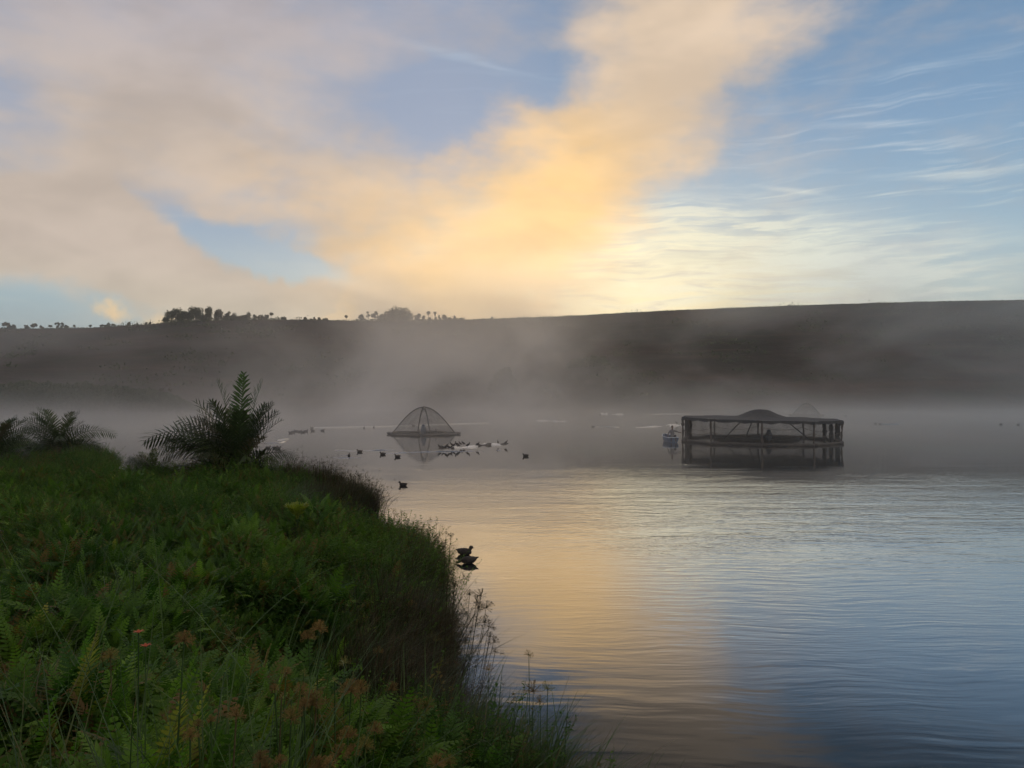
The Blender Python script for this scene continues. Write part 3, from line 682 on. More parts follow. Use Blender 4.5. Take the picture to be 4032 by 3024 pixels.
# heads silhouetted against the water
def edge_plant(u, v, rp, lab, su, sv, mat='seed_dark', dd=None, grp=None, n=40):
    d = dd; top = wpd(u, v, d); base = wpd(su, sv, d); g = float(ground([base.x], [d])[0]); base.z = g-.05
    return seed_plant(u, v, rp, mat, lab, grp, at=(base, d), n=n)
edge_plant(2082, 2570, 17, 'tallest lone round seed head standing against the golden water', 2072, 2840, 'seed_pale', 7.6)
edge_plant(2100, 2708, 32, 'wide feathery brown umbel right of the tallest stem', 2075, 2850, 'seed', 7.3)
edge_plant(2155, 2700, 24, 'greenish umbel on a bent stem, right-hand one of the shore pair', 2165, 2850, 'seed_pale', 7.2)
edge_plant(2126, 2752, 20, 'low umbel between the pair by the dark blue water', 2120, 2880, 'seed', 7.2)
edge_plant(1925, 2628, 20, 'umbel leaning over the water below the dark sedge tuft', 1900, 2740, 'seed', 8.4)
SIL = [(1895, 2338, 22, 1790, 2480), (1850, 2335, 18, 1780, 2470), (1878, 2362, 22, 1770, 2490), (1915, 2383, 26, 1800, 2520), (1882, 2385, 20, 1790, 2500), (1910, 2440, 24, 1810, 2540), (1925, 2458, 20, 1810, 2560),
       (1930, 2500, 16, 1820, 2570), (1945, 2518, 20, 1820, 2590), (1925, 2522, 12, 1810, 2600), (1950, 2560, 12, 1840, 2620), (1775, 2105, 12, 1730, 2200), (1757, 2098, 9, 1725, 2190), (1790, 2300, 16, 1740, 2400), (1760, 2310, 14, 1730, 2420)]
SROW = {q[:3]: lab for q, lab in [((u, v, rp), l_) for (u, v, rp, su, sv), l_ in ordered(SIL, [(0, 2250, 'of two small umbels on the top of the sedge edge near the ducks'), (2250, 2360, 'of the top dark umbels leaning out over the golden water'), (2360, 2480, 'of the middle dark umbels leaning out over the golden water'), (2480, 2700, 'of the lowest dark umbels leaning out over the golden water')])]}
for u, v, rp, su, sv in SIL:
    edge_plant(u, v, rp, SROW[(u, v, rp)], su, sv, 'seed_dark', 9.6 if v > 2250 else 12.5, 'dark umbels leaning over the water')
SIL2 = [(1382, 1872, 14, 1390, 1935), (1412, 1868, 16, 1415, 1930), (1440, 1876, 14, 1430, 1940), (1455, 1890, 12, 1440, 1950), (1465, 1905, 10, 1440, 1950), (1345, 1878, 10, 1350, 1940), (1488, 1947, 8, 1450, 1990), (1512, 1958, 7, 1470, 2000), (1505, 1972, 8, 1460, 2010),
        (1555, 2020, 7, 1550, 2060), (1581, 2016, 8, 1580, 2060), (1530, 2022, 6, 1520, 2060), (1720, 2060, 7, 1700, 2110)]
SROW = {q[:3]: lab for q, lab in [((u, v, rp), l_) for (u, v, rp, su, sv), l_ in ordered(SIL2, [(0, 1920, 'of the small seed heads crowning the dark bay sedge'), (1920, 2000, 'of the small heads leaning out right of the dark bay sedge'), (2000, 2700, 'of the small heads standing over the next bank lobe')])]}
for u, v, rp, su, sv in SIL2:
    edge_plant(u, v, rp, SROW[(u, v, rp)], su, sv, 'seed_dark', 28.0 if v < 2000 else 19.2, 'small dark seed heads at the bay notch', 18)
for (u, v, lab) in [(550, 2488, 'orange-red flower left of the dark twigs, upper of two'), (578, 2542, 'orange-red flower below the other, beside dark leaves')]:
    p, d = canopy_hit(u, v, .95); root = empty('red_flower', tuple(p)); tag(root, lab, 'flower')
    tp = wpd(u, v, d)-p; m = MB(); m.tube([(0, 0, 0), tuple(tp*.5), tuple(tp)], [.004, .003, .002], 5); m.obj('stem', 'grass', root)
    m = MB()
    for k in range(6):
        blade(m, .024, .6, .8, k*1.047, .012, tuple(tp), 3)
    m.obj('petals', 'red', root)

# ------------------------------------------------------------------ palms
def palm_frond_mesh(L, pairs, leaf, el0, droop, side=0.0, seed=0, mat='palm', bare=.12, vee=.5):
    r = random.Random(seed); m = MB(); n = pairs+4
    P = curve_pts(L, el0, droop, n, 0, side, power=1.15)
    m.tube(P[::4]+[P[-1]], [max(.004, .028*(1-i/(n/4+1))) for i in range(len(P[::4])+1)], 5, False); vs, fs = [], []
    f0 = int(n*bare)
    for i in range(f0, n+1):
        t = (i-f0)/(n-f0); p = P[i]; tan = (P[min(i+1, n)]-P[max(i-1, 0)]).normalized(); sd_ = Vector((0, 1, 0)); nrm = sd_.cross(tan)*-1
        if nrm.z < 0 and el0 < 1.3: nrm = -nrm
        for s in (-1, 1):
            if r.random() < .04: continue
            Lf = leaf*(math.sin(math.pi*min(1, t*.80+.16))**.6)*r.uniform(.8, 1.12)+.03
            ph = (.75 if (i+(s > 0)) % 2 else (-.85 if vee > .4 else .1))+r.uniform(-.22, .22)
            dr = (sd_*s*math.cos(ph)+nrm*math.sin(ph)+tan*(.42+.75*t+r.uniform(-.12, .12))).normalized()
            wv = dr.cross(nrm).normalized()*.036*r.uniform(.8, 1.15); g = Vector((0, 0, -1)); a0 = len(vs)
            q1 = p+dr*Lf*.5+g*Lf*.03; q2 = p+dr*Lf+g*Lf*.14
            vs += [p-wv*.5, p+wv*.5, q1+wv, q1-wv, q2]; fs += [(a0, a0+1, a0+2, a0+3), (a0+3, a0+2, a0+4)]
    m.add(vs, fs); return m.mesh('frond', mat)
def add_frond(root, me, azd, z=0.0, sc_=1.0, lab=None, xy=(0, 0)):
    o = link('frond', me, root, (xy[0], xy[1], z), (0, 0, R(azd)), sc_)
    if lab: o['label'] = lab
    return o
def bank_pt(u, v, d): 
    p = wpd(u, v, d); p.z = float(ground([p.x], [p.y])[0]); return p
PD = 32.0
bp = bank_pt(945, 1830, PD)
root = empty('palm', tuple(bp)); tag(root, 'large bushy palm with an erect spear of new fronds beside the water', 'palm tree')
top_h = (EYE+(HY-1452)/F*PD)-bp.z
m = MB(); m.tube([(0, 0, -.2), (-.02, 0, .5), (.05, 0, 1.0)], [.24, .20, .13], 9); m.obj('trunk', 'bark', root)
m = MB(); m.tube([(.1, .1, 0), (.45, .05, .6), (.85, 0, 1.1), (1.05, 0, 1.35)], [.10, .09, .07, .04], 7); m.obj('dead_frond_base', 'bark', root)
spec_ = [(88, 8, top_h-.35, 'palm_new', .42), (84, 14, top_h-.55, 'palm_new', .45), (86, 6, top_h-.45, 'palm_new', .42), (80, 30, 3.4, 'palm', .46), (77, 38, 3.2, 'palm', .48), (74, 42, 3.0, 'palm', .48), (68, 55, 3.0, 'palm', .5), (60, 70, 2.9, 'palm', .5), (58, 88, 3.7, 'palm', .55), (44, 100, 2.6, 'palm', .5), (34, 60, 2.2, 'palm', .5)]
PM = [palm_frond_mesh(Lq, 36 if i != 8 else 48, lf*1.55, R(e0), R(dr), .0, 10+i, mt, .14 if e0 < 70 else .3, .45 if e0 < 70 else .35) for i, (e0, dr, Lq, mt, lf) in enumerate(spec_)]
for i, azd in [(0, 90), (1, 200), (1, 20), (2, 300)]: add_frond(root, PM[i], azd, .15, 1, 'bright new spear frond')
for i, azd, z, s in [(3, 170, .2, 1), (3, 355, .2, .97), (3, 60, .2, .95), (3, 240, .2, 1), (4, 190, .2, 1), (4, 10, .2, .95), (4, 120, .2, 1), (4, 290, .2, 1), (5, 175, .2, 1), (5, 345, .2, 1), (5, 30, .2, .95), (5, 215, .2, 1.02), (5, 260, .2, .9),
                     (6, 160, .2, 1), (6, 5, .2, .86), (6, 320, .2, .85), (6, 90, .2, .9), (6, 205, .2, 1), (7, 185, .2, 1.0), (7, 350, .2, .8), (7, 240, .2, .9), (7, 140, .2, 1), (7, 300, .2, .8), (8, 176, .4, 1.30), (8, 184, .4, 1.18), (8, 168, .3, 1.1), (8, 190, .3, 1.0), (8, 180, .1, .95), (7, 178, .3, 1.2), (6, 170, .3, 1.1), (6, 185, .3, 1.15), (4, 182, .3, 1.1), (3, 5, .3, .95), (4, 352, .3, .95), (5, 8, .3, .95), (9, 182, .3, 1.3), (9, 172, .3, 1.2), (8, 2, .3, .72), (8, 330, .3, .7), (9, 195, .2, 1.1), (9, 10, .3, .92), (9, 165, .2, 1), (9, 350, .2, .8), (9, 220, .2, 1), (10, 180, .1, 1), (10, 0, .1, .75), (10, 320, .1, .7), (10, 200, .1, .9), (10, 235, .1, .8), (10, 160, .1, 1.1)]:
    if i in (8, 3) or rnd.random() < .88: add_frond(root, PM[i], azd+rnd.uniform(-4, 4), z, s)
bp = bank_pt(612, 1830, 33.5)
root = empty('palm', tuple(bp)); tag(root, 'small young palm sprouting left of the large bushy palm', 'palm tree')
m = MB(); m.tube([(0, 0, -.1), (0, 0, .3), (0, 0, .5)], [.12, .10, .05], 8); m.obj('trunk', 'bark', root)
for i, azd, s in [(7, 175, .50), (7, 200, .45), (6, 160, .42), (6, 30, .36), (7, 350, .36), (8, 182, .42), (8, 210, .36), (5, 120, .40), (5, 280, .36), (9, 170, .42), (9, 5, .38), (10, 190, .6), (10, 340, .45), (6, 240, .4)]: add_frond(root, PM[i], azd, .25, s)
bp = bank_pt(235, 1775, 44)
root = empty('palm', tuple(bp)); tag(root, 'misty palm with drooping fronds behind the left bank lobe', 'palm tree')
m = MB(); m.tube([(0, 0, -.1), (0, 0, .5), (0, 0, .9)], [.2, .17, .08], 8); m.obj('trunk', 'bark', root)
for i, azd, s in [(3, 190, .8), (3, 40, .72), (4, 150, .85), (4, 340, .7), (5, 180, .9), (5, 20, .7), (5, 250, .8), (6, 178, .95), (6, 0, .75), (6, 210, .9), (7, 172, .95), (7, 8, .8), (7, 300, .8), (8, 185, .85), (8, 3, .95), (9, 190, .9), (9, 350, .95), (10, 180, .9), (10, 0, 1.15), (10, 15, 1.0), (4, 90, .8)]: add_frond(root, PM[i], azd, .3, s)
bp = bank_pt(-20, 1790, 40)
root = empty('palm', tuple(bp)); tag(root, 'green palm clump cut off by the left edge of the view', 'palm tree')
m = MB(); m.tube([(0, 0, -.1), (0, 0, .5), (0, 0, .9)], [.2, .17, .08], 8); m.obj('trunk', 'bark', root)
for i, azd, s in [(3, 190, .7), (3, 40, .7), (4, 350, .75), (5, 10, .8), (5, 330, .75), (6, 0, .8), (6, 20, .8), (7, 355, .8), (7, 300, .7), (8, 5, .7), (9, 350, .75), (10, 0, .8), (4, 90, .7), (6, 180, .7), (8, 180, .7)]: add_frond(root, PM[i], azd, .3, s)
# little yellow palm on the bank
p, d = canopy_hit(1172, 2010, .75); ym = palm_frond_mesh(.62, 14, .26, R(70), R(40), 0, 77, 'yellow_leaf', .3, .3)
root = empty('palm', tuple(p)); tag(root, 'little yellow palm seedling amid green weeds below the large palm', 'palm tree')
for azd in (0, 55, 120, 180, 230, 300): add_frond(root, ym, azd, .55, .62)
m = MB(); m.tube([(0, 0, 0), (0, 0, .58)], [.02, .015], 6); m.obj('stem', 'grass', root)
# grey stump at the left edge
p, d = canopy_hit(6, 2095, .5); m = MB(); m.tube([(0, 0, -.2), (.02, 0, .3), (.0, 0, .52)], [.07, .06, .045], 8); tag(m.obj('stump', 'wood', None, tuple(p)), 'dark grey weathered stump half hidden in weeds at the left edge', 'stump')

# ------------------------------------------------------------------ trees on the ridge
def leaf_cloud(lobes, n, leaf, r, squash=1.0):
    m = MB(); vs, fs = [], []; tot = sum(l[3]**2 for l in lobes)
    for (cx_, cy_, cz_, rad) in lobes:
        k = max(6, int(n*rad*rad/tot))
        for _ in range(k):
            q = Vector((r.gauss(0, 1), r.gauss(0, 1), r.gauss(0, 1))).normalized()*rad*(r.random()**.33)*r.uniform(.75, 1.12)
            p = Vector((cx_, cy_, cz_))+Vector((q.x, q.y, q.z*squash)); a = Vector((r.gauss(0, 1), r.gauss(0, 1), r.gauss(0, 1))).normalized(); b_ = a.orthogonal().normalized(); L_ = leaf*r.uniform(.6, 1.4)
            a0 = len(vs); vs += [p-a*L_, p+b_*L_*.55, p+a*L_, p-b_*L_*.55]; fs.append((a0, a0+1, a0+2, a0+3))
    m.add(vs, fs); return m
def tree_at(p, H, W, lab, kind='round', grp=None, seed=0, leaf=None, name='tree', n=None):
    r = random.Random(seed); root = empty(name, tuple(p)); tag(root, lab, 'tree', grp); ch = {'round': .95, 'tall': .40, 'flat': .5, 'bush': .98, 'dome': 1.0, 'open': .72}[kind]
    zc = H*(1-ch/2); th = H*(1-ch*.6)
    m = MB(); lean = r.uniform(-.06, .06)*H; br = max(.06, .022*H)
    m.tube([(0, 0, -.6), (lean*.4, 0, th*.5), (lean, 0, th)], [br*1.3, br, br*.6], 6)
    if kind not in ('bush', 'dome'):
        for s in (-1, 1, .3): m.tube([(lean*.6, 0, th*.62), (lean+s*W*.2, r.uniform(-.2, .2)*W, th+H*ch*.22)], [br*.6, br*.2], 4)
    m.obj('trunk', 'bark', root)
    lobes = []
    nl = {'round': 8, 'tall': 3, 'flat': 5, 'bush': 5, 'dome': 16, 'open': 6}[kind]
    for k in range(nl):
        f = (k+.5)/nl*2-1; rr = W*(.33 if kind != 'dome' else .2)*r.uniform(.75, 1.15)
        if kind == 'dome': z0 = H*.84*math.sqrt(max(0, 1-(abs(f)*1.02)**2.2))*r.uniform(.55, 1.0)-.4
        elif kind == 'round': rr = min(W*.26, H*.30)*r.uniform(.7, 1.2); z0 = r.uniform(rr*.5, H-rr*.9)
        elif kind == 'open': z0 = zc+r.uniform(-.35, .4)*H*ch; rr *= .6
        elif kind == 'flat': z0 = H-rr*.6-abs(f)*H*.08; rr *= .8
        else: z0 = zc+r.uniform(-.36, .34)*H*ch
        rr = min(rr, H*ch*.46 if kind != 'dome' else 9)
        z0 = min(z0, H-rr*.85)
        lobes.append((lean+f*(W*.5-rr*.7), r.uniform(-.3, .3)*W, z0, rr))
    if kind == 'dome': lobes += [(0, 0, H*.35, W*.3), (-W*.2, 0, H*.25, W*.24), (W*.2, 0, H*.25, W*.24)]
    leaf = leaf or .28
    nn = n or int(min(5200, max(150, 120+30*W*H)))
    leaf_cloud(lobes, nn, leaf, r, 1.05).obj('crown', 'ridge_tree', root); return root
TREES = [
 (18, 1266, 26, 'open', 'spindly tree nearest the left edge of the ridge'), (44, 1279, 40, 'bush', 'low spread bush just right of the leftmost ridge tree'), (104, 1280, 20, 'round', 'small round tree second clump along the left ridge'),
 (133, 1274, 26, 'open', 'open tree with two tufts, between low bushes at far left'), (163, 1282, 16, 'bush', 'tiny bush right of the two-tuft tree'), (197, 1281, 14, 'flat', 'thin curved sapling before the twin trees'),
 (225, 1271, 20, 'open', 'left one of the twin open trees on the left ridge'), (243, 1269, 16, 'round', 'right and taller one of the twin trees on the left ridge'), (261, 1278, 20, 'round', 'low round tree touching the twin trees on their right'),
 (291, 1281, 9, 'tall', 'faint sapling alone right of the twin trees'), (354, 1281, 12, 'flat', 'small lone tree under the little yellow cloud, left side'), (405, 1278, 24, 'flat', 'wide flat-topped shrub below the little yellow cloud'),
 (426, 1271, 14, 'round', 'upright small tree beside the flat-topped shrub'), (446, 1276, 18, 'open', 'loose shrub right of the small upright tree below the cloud'), (506, 1269, 14, 'round', 'square little tree halfway up the ridge slope'),
 (540, 1270, 10, 'round', 'small tree next up the slope, before the pair'), (575, 1269, 8, 'round', 'left of the tiny pair on the slope before the grove'), (590, 1265, 9, 'round', 'right of the tiny pair on the slope before the grove'),
 (651, 1249, 28, 'bush', 'short dark bush at the left foot of the grove'), (690, 1214, 70, 'round', 'leftmost big round tree of the ridge grove'), (735, 1214, 62, 'round', 'second big tree of the ridge grove, joined to the leftmost'),
 (772, 1207, 56, 'round', 'tallest left-centre tree of the ridge grove'), (812, 1208, 48, 'round', 'big tree before the gap in the ridge grove'), (860, 1219, 42, 'round', 'round tree right of the gap in the ridge grove'),
 (892, 1227, 26, 'round', 'small tree between two larger ones, grove right half'), (915, 1225, 40, 'round', 'medium tree near the right end of the dense grove'), (967, 1229, 46, 'round', 'low spreading tree with a gap beneath, right end of grove'),
 (945, 1238, 24, 'bush', 'bush under the grove before its spreading last tree'), (1002, 1237, 16, 'round', 'small pale tree just past the grove'), (1026, 1241, 32, 'bush', 'misty low bush past the grove'), (1047, 1238, 20, 'round', 'round bushy tree beside the misty low bush'),
 (1066, 1232, 14, 'tall', 'slim tree leaning with a tuft, last before the open ridge'), (1115, 1248, 26, 'bush', 'lone flat bush on the open ridge right of the grove'), (1201, 1249, 13, 'round', 'first of the small shrubs in the middle ridge row'),
 (1225, 1256, 10, 'bush', 'lowest shrub of the middle ridge row'), (1239, 1249, 9, 'round', 'narrow shrub of the middle ridge row'), (1257, 1249, 12, 'round', 'rounded shrub of the middle ridge row'), (1281, 1253, 20, 'bush', 'wide shrub ending the middle ridge row'),
 (1364, 1243, 13, 'tall', 'lollipop tree standing before the bright mist plume'), (1423, 1238, 22, 'bush', 'dense tree left of the feathery ones by the dome clump'), (1450, 1228, 16, 'open', 'thin feathery tree left of the flat-headed one'),
 (1476, 1224, 30, 'open', 'tall tree with flat feathery head left of the dome clump'), (1504, 1238, 28, 'bush', 'bushy tree against the left flank of the dome clump'), (1568, 1213, 132, 'dome', 'huge dome-shaped tree clump on the middle of the ridge'),
 (1645, 1232, 24, 'round', 'round tree off the right flank of the dome clump'), (1666, 1241, 14, 'round', 'smaller tree right of the dome clump'), (1686, 1223, 15, 'tall', 'tallest bare-stemmed lollipop tree right of the dome'),
 (1713, 1228, 10, 'tall', 'second bare-stemmed lollipop tree, thinner one'), (1690, 1252, 7, 'tall', 'tiny sapling under the tallest lollipop tree'), (1716, 1243, 10, 'round', 'short tree under the thinner lollipop tree'), (1730, 1241, 12, 'round', 'small tree left of the wide-crowned one'),
 (1748, 1238, 20, 'round', 'wide-crowned tree in the row right of the dome'), (1770, 1242, 16, 'round', 'bushy tree right of the wide-crowned one'), (1791, 1243, 9, 'round', 'narrow tree near the end of the dome row'), (1815, 1250, 11, 'bush', 'last low shrub of the dome row'), (1938, 1246, 10, 'round', 'tiny lone tree on the ridge under the golden cloud')]
for i, (u, v, wp, kd, lab) in enumerate(TREES):
    p = ridge_pt(u); d = ridge_d(u); p = p*0.998; p.z -= .3; H = (ridge_v(u)-v+1)/F*d+.3; tree_at(p, H, wp/F*d, lab, kd, 'trees along the ridge', 300+i, .33 if kd != 'dome' else .40)
m = MB(); vs, fs = [], []; r = random.Random(9)
for (u0, u1, n_, hh) in ((645, 985, 2600, 2.6), (985, 1100, 500, 1.6), (1400, 1520, 900, 2.2), (1630, 1830, 900, 1.5), (0, 60, 300, 1.5), (220, 270, 250, 1.4)):
    for k in range(n_):
        u = r.uniform(u0, u1); p = ridge_pt(u)*r.uniform(.992, 1.0); p.z += r.uniform(-.3, hh*max(.1, .55+mnoise.noise(Vector((u*.05, 3, 0))))); a = Vector((r.gauss(0, 1), r.gauss(0, 1), r.gauss(0, 1))).normalized(); b_ = a.orthogonal().normalized(); L_ = r.uniform(.2, .45)
        a0 = len(vs); vs += [p-a*L_, p+b_*L_*.5, p+a*L_, p-b_*L_*.5]; fs.append((a0, a0+1, a0+2, a0+3))
# rough grass and scrub that roughens the crest
for k in range(9000):
    u = r.uniform(-400, 4500); p = ridge_pt(u)*r.uniform(.985, 1.0); q = max(0, mnoise.noise(Vector((u*.012, 0, 0)))+.25)+.15; p.z += r.uniform(-.3, .75*q*(1 if u < 2300 else .5)); a = Vector((r.gauss(0, 1), r.gauss(0, 1), r.gauss(0, 1))).normalized(); b_ = a.orthogonal().normalized(); L_ = r.uniform(.15, .4)
    a0 = len(vs); vs += [p-a*L_, p+b_*L_*.5, p+a*L_, p-b_*L_*.5]; fs.append((a0, a0+1, a0+2, a0+3))
m.add(vs, fs); tag(m.obj('ridge_scrub', 'ridge_tree'), kind='stuff')
def hill_at(u, v):
    best = None
    for t in np.linspace(.02, 1, 240):
        sd_ = shore_d(u); rd = ridge_d(u); y = sd_+(rd-sd_)*t; Hr = EYE+(HY-ridge_v(u))/F*rd; z = Hr*t**.9
        if HY-(z-EYE)/y*F <= v: return Vector(((u-CX)/F*y, y, z)), y
    return Vector(((u-CX)/F*y, y, z)), y
m = MB(); vs, fs = [], []; r = random.Random(31)      # low scrub in drifts over the slope
for k in range(420):
    u = r.uniform(-200, 4300); t = r.uniform(.04, .98)
    if mnoise.noise(Vector((u*.0035, t*4, 2))) < -.02: continue
    sd_ = shore_d(u); rd = ridge_d(u); y_ = sd_+(rd-sd_)*t; z_ = (EYE+(HY-ridge_v(u))/F*rd)*t**.9; c_ = Vector(((u-CX)/F*y_, y_, z_)); w_ = r.uniform(.8, 3.2)
    for j in range(int(18+w_*16)):
        p = c_+Vector((r.gauss(0, w_), r.gauss(0, w_), abs(r.gauss(0, w_*.45)))); a = Vector((r.gauss(0, 1), r.gauss(0, 1), r.gauss(0, 1))).normalized(); b_ = a.orthogonal().normalized(); L_ = r.uniform(.2, .55)
        a0 = len(vs); vs += [p-a*L_, p+b_*L_*.5, p+a*L_, p-b_*L_*.5]; fs.append((a0, a0+1, a0+2, a0+3))
m.add(vs, fs); tag(m.obj('hillside_scrub', 'ridge_tree'), kind='stuff')
for i, (u, vb, vt, wp, kd, lab) in enumerate([(1985, 1548, 1440, 120, 'round', 'dark round tree on the hillside in the mist above the white floats'), (2270, 1445, 1415, 90, 'bush', 'left dark scrub patch half way up the misty hillside'), (2345, 1440, 1408, 110, 'bush', 'right and larger dark scrub patch on the misty hillside'),
        (2150, 1560, 1530, 110, 'bush', 'low scrub at the hill foot right of the dark round tree'), (1600, 1565, 1535, 120, 'bush', 'low scrub at the hill foot behind the dome cage')]):
    p, d = hill_at(u, vb); p.z -= .5; tree_at(p, (vb-vt)/F*d+.5, wp/F*d, lab, 'dome', None, 700+i, .45, n=2600)
# misty bush belt on the far left shore, and a leaning reed above it
m = MB(); vs, fs = [], []; r = random.Random(11)
PR = ([-900, -200, 0, 100, 250, 400, 520, 600, 680, 740, 790], [1470, 1500, 1512, 1498, 1506, 1512, 1524, 1534, 1552, 1580, 1618])
for k in range(26000):
    u = r.uniform(-900, 790); d = r.uniform(157, 166); vt = np.interp(u, *PR)+7*mnoise.noise(Vector((u*.03, d*.3, 0)))+9*mnoise.noise(Vector((u*.011, d*.1, 4)))
    hmax = EYE+(HY-vt)/F*d*(1-.0) ; f = r.random()**.6; z = max(0, hmax)*f*(.78+.22*math.sin((d-157)/9*3.14))
    if hmax < .2: continue
    p = Vector(((u-CX)/F*d, d, z)); a = Vector((r.gauss(0, 1), r.gauss(0, 1), r.gauss(0, 1.2))).normalized(); b_ = a.orthogonal().normalized(); L_ = r.uniform(.15, .42)
    a0 = len(vs); vs += [p-a*L_, p+b_*L_*.5, p+a*L_, p-b_*L_*.5]; fs.append((a0, a0+1, a0+2, a0+3))
m.add(vs, fs); tag(m.obj('shore_bushes', 'ridge_tree'), kind='stuff')
p = wpt(640, 1640); p.y = 158; p.x = (600-CX)/F*158; p.z = 3.2
root = empty('leaning_tree', tuple(p)); tag(root, 'thin leaning branch sticking out above the misty left shore bushes', 'tree')
m = MB(); m.tube([(0, 0, 0), (1.6, 0, 1.3), (3.2, 0, 2.6)], [.1, .07, .03], 5); m.tube([(1.6, 0, 1.3), (3.6, 0, 1.6)], [.05, .02], 4); m.obj('trunk', 'bark', root)
leaf_cloud([(3.2, 0, 2.6, .5), (3.6, 0, 1.6, .45), (1.8, 0, 1.5, .5)], 90, .2, r).obj('crown', 'ridge_tree', root)
p, d = hill_at(885, 1440); root = empty('leaning_tree', tuple(p)); tag(root, 'faint bent tree on the hillside above the large palm', 'tree')
m = MB(); m.tube([(0, 0, -.3), (.6, 0, 1.2), (2.2, 0, 3.6)], [.16, .12, .04], 5); m.obj('trunk', 'bark', root)
leaf_cloud([(2.2, 0, 3.6, .7), (1.3, 0, 2.4, .5), (-1, 0, .7, 1.1)], 160, .25, r).obj('crown', 'ridge_tree', root)

# ------------------------------------------------------------------ fish cages
def arch_pts(x0, y0, x1, y1, H, n=24, z0=.12, power=1.05):
    o = []
    for i in range(n+1):
        t = -1+2*i/n; o.append(Vector((x0+(x1-x0)*(t+1)/2, y0+(y1-y0)*(t+1)/2, z0+(H-z0)*math.cos(math.pi/2*abs(t))**power)))
    return o
def dome_cage(loc, rad, H, lab, pr=.055, net='net', pole=True, rz=0):
    root = empty('dome_cage', loc, rz); tag(root, lab, 'fish cage'); a2 = R(108)
    for a in (0, a2):
        P = arch_pts(-rad*math.cos(a), -rad*math.sin(a), rad*math.cos(a), rad*math.sin(a), H); m = MB(); m.smooth = True
        m.tube(P[:13], pr, 7); m.obj('rib', 'pipe', root); m = MB(); m.smooth = True; m.tube(P[12:], pr, 7); m.obj('rib', 'pipe', root)
    m = MB(); m.ellipsoid((0, 0, H+.03), (.14, .14, .07), 8, 5); m.obj('crown_joint', 'pipe', root)
    def ringpt(th, f=1.0):
        return Vector((rad*1.03*f*math.cos(th), rad*1.0*f*math.sin(th), 0))
    for k in range(4):
        P = [ringpt(2*math.pi*(k+j/10)/4) for j in range(11)]
        for p_ in P: p_.z = .09+.03*math.sin(p_.x*2+k)
        m = MB(); m.smooth = True; m.tube(P, [.12+.025*math.sin(j*2.1+k) for j in range(11)], 8); m.obj('float_pipe', 'float', root)
    for s in (-1, 1): m = MB(); m.ellipsoid((s*rad*1.09, 0, .12), (.32, .16, .13), 10, 6); m.smooth = True; m.obj('float_end', 'float', root)
    angs = sorted([0, a2, math.pi, a2+math.pi]); angs.append(2*math.pi)
    for k in range(4):
        vs, fs = [], []; nA, nH = 8, 14
        for i in range(nA+1):
            f = i/nA; th = angs[k]*(1-f)+angs[k+1]*f; A = Vector((math.cos(angs[k]), math.sin(angs[k]))); B = Vector((math.cos(angs[k+1]), math.sin(angs[k+1])))
            lin = A.lerp(B, f); rr = lin.length*.55+.45; ra = math.atan2(math.sin(th), math.cos(th))
            for j in range(nH+1):
                t = j/nH; q = rad*rr*t; z = .12+(H-.12)*math.cos(math.pi/2*t)**1.05*.985; vs.append((q*math.cos(ra), q*math.sin(ra), z))
        for i in range(nA):
            for j in range(nH): fs.append((i*(nH+1)+j, (i+1)*(nH+1)+j, (i+1)*(nH+1)+j+1, i*(nH+1)+j+1))
        m = MB(); m.add(vs, fs); m.smooth = True; m.obj('net_panel', net, root)
    for s in (0, 1):                # gathered net hanging in folds under the crown
        m = MB(); a = a2 if s == 0 else a2+math.pi
        P = arch_pts(-rad*math.cos(a), -rad*math.sin(a), rad*math.cos(a), rad*math.sin(a), H*.97)[9:12 if s == 0 else 13]
        m.tube([q+Vector((0, 0, -.12)) for q in P], .09, 6); m.obj('gathered_net', 'net', root)
    if pole: m = MB(); m.tube([(rad*.46, -.9, .0), (rad*.40, -.9, .62)], [.06, .05], 6); m.obj('marker_pole', 'pipe', root)
    return root
def feeder(loc, s, lab):
    root = empty('feeder', loc); tag(root, lab, 'feeder')
    m = MB(); m.smooth = True; m.ellipsoid((0, 0, .55*s), (.30*s, .30*s, .52*s), 14, 10, lambda q: Vector((q.x*(1-.25*q.z), q.y*(1-.25*q.z), q.z))); m.obj('drum', 'drum', root)
    m = MB(); m.smooth = True; m.ellipsoid((0, 0, 1.02*s), (.19*s, .19*s, .12*s), 10, 6); m.obj('lid', 'hull', root)
    m = MB(); m.tube([(-.25*s, 0, .55*s), (-.5*s, -.1, .50*s)], [.05, .03], 6); m.tube([(.2*s, -.1, .8*s), (.36*s, -.15, .3*s), (.36*s, -.15, 0)], [.03, .03, .03], 5); m.obj('feed_pipe', 'pipe', root)
    m = MB(); m.tube([(-.45*s, 0, .08), (.45*s, 0, .08)], .12, 8); m.tube([(-.35*s, .3, .08), (.35*s, .3, .08)], .12, 8); m.obj('float', 'float', root)
d1 = EYE*F/(1710-HY); dome_cage(((1669-CX)/F*d1, d1, 0), 3.28, 2.83, 'net-covered dome cage on a pipe float in the middle of the lake')
feeder(((1672-CX)/F*d1, d1-1.0, 0), .95, 'blue-grey drum feeder inside the middle dome cage')
d3 = EYE*F/(1636-HY); dome_cage(((3175-CX)/F*d3, d3, 0), 2.9, 2.25, 'faint dome cage far off in the mist behind the long cage', .045, 'net', False, .3)

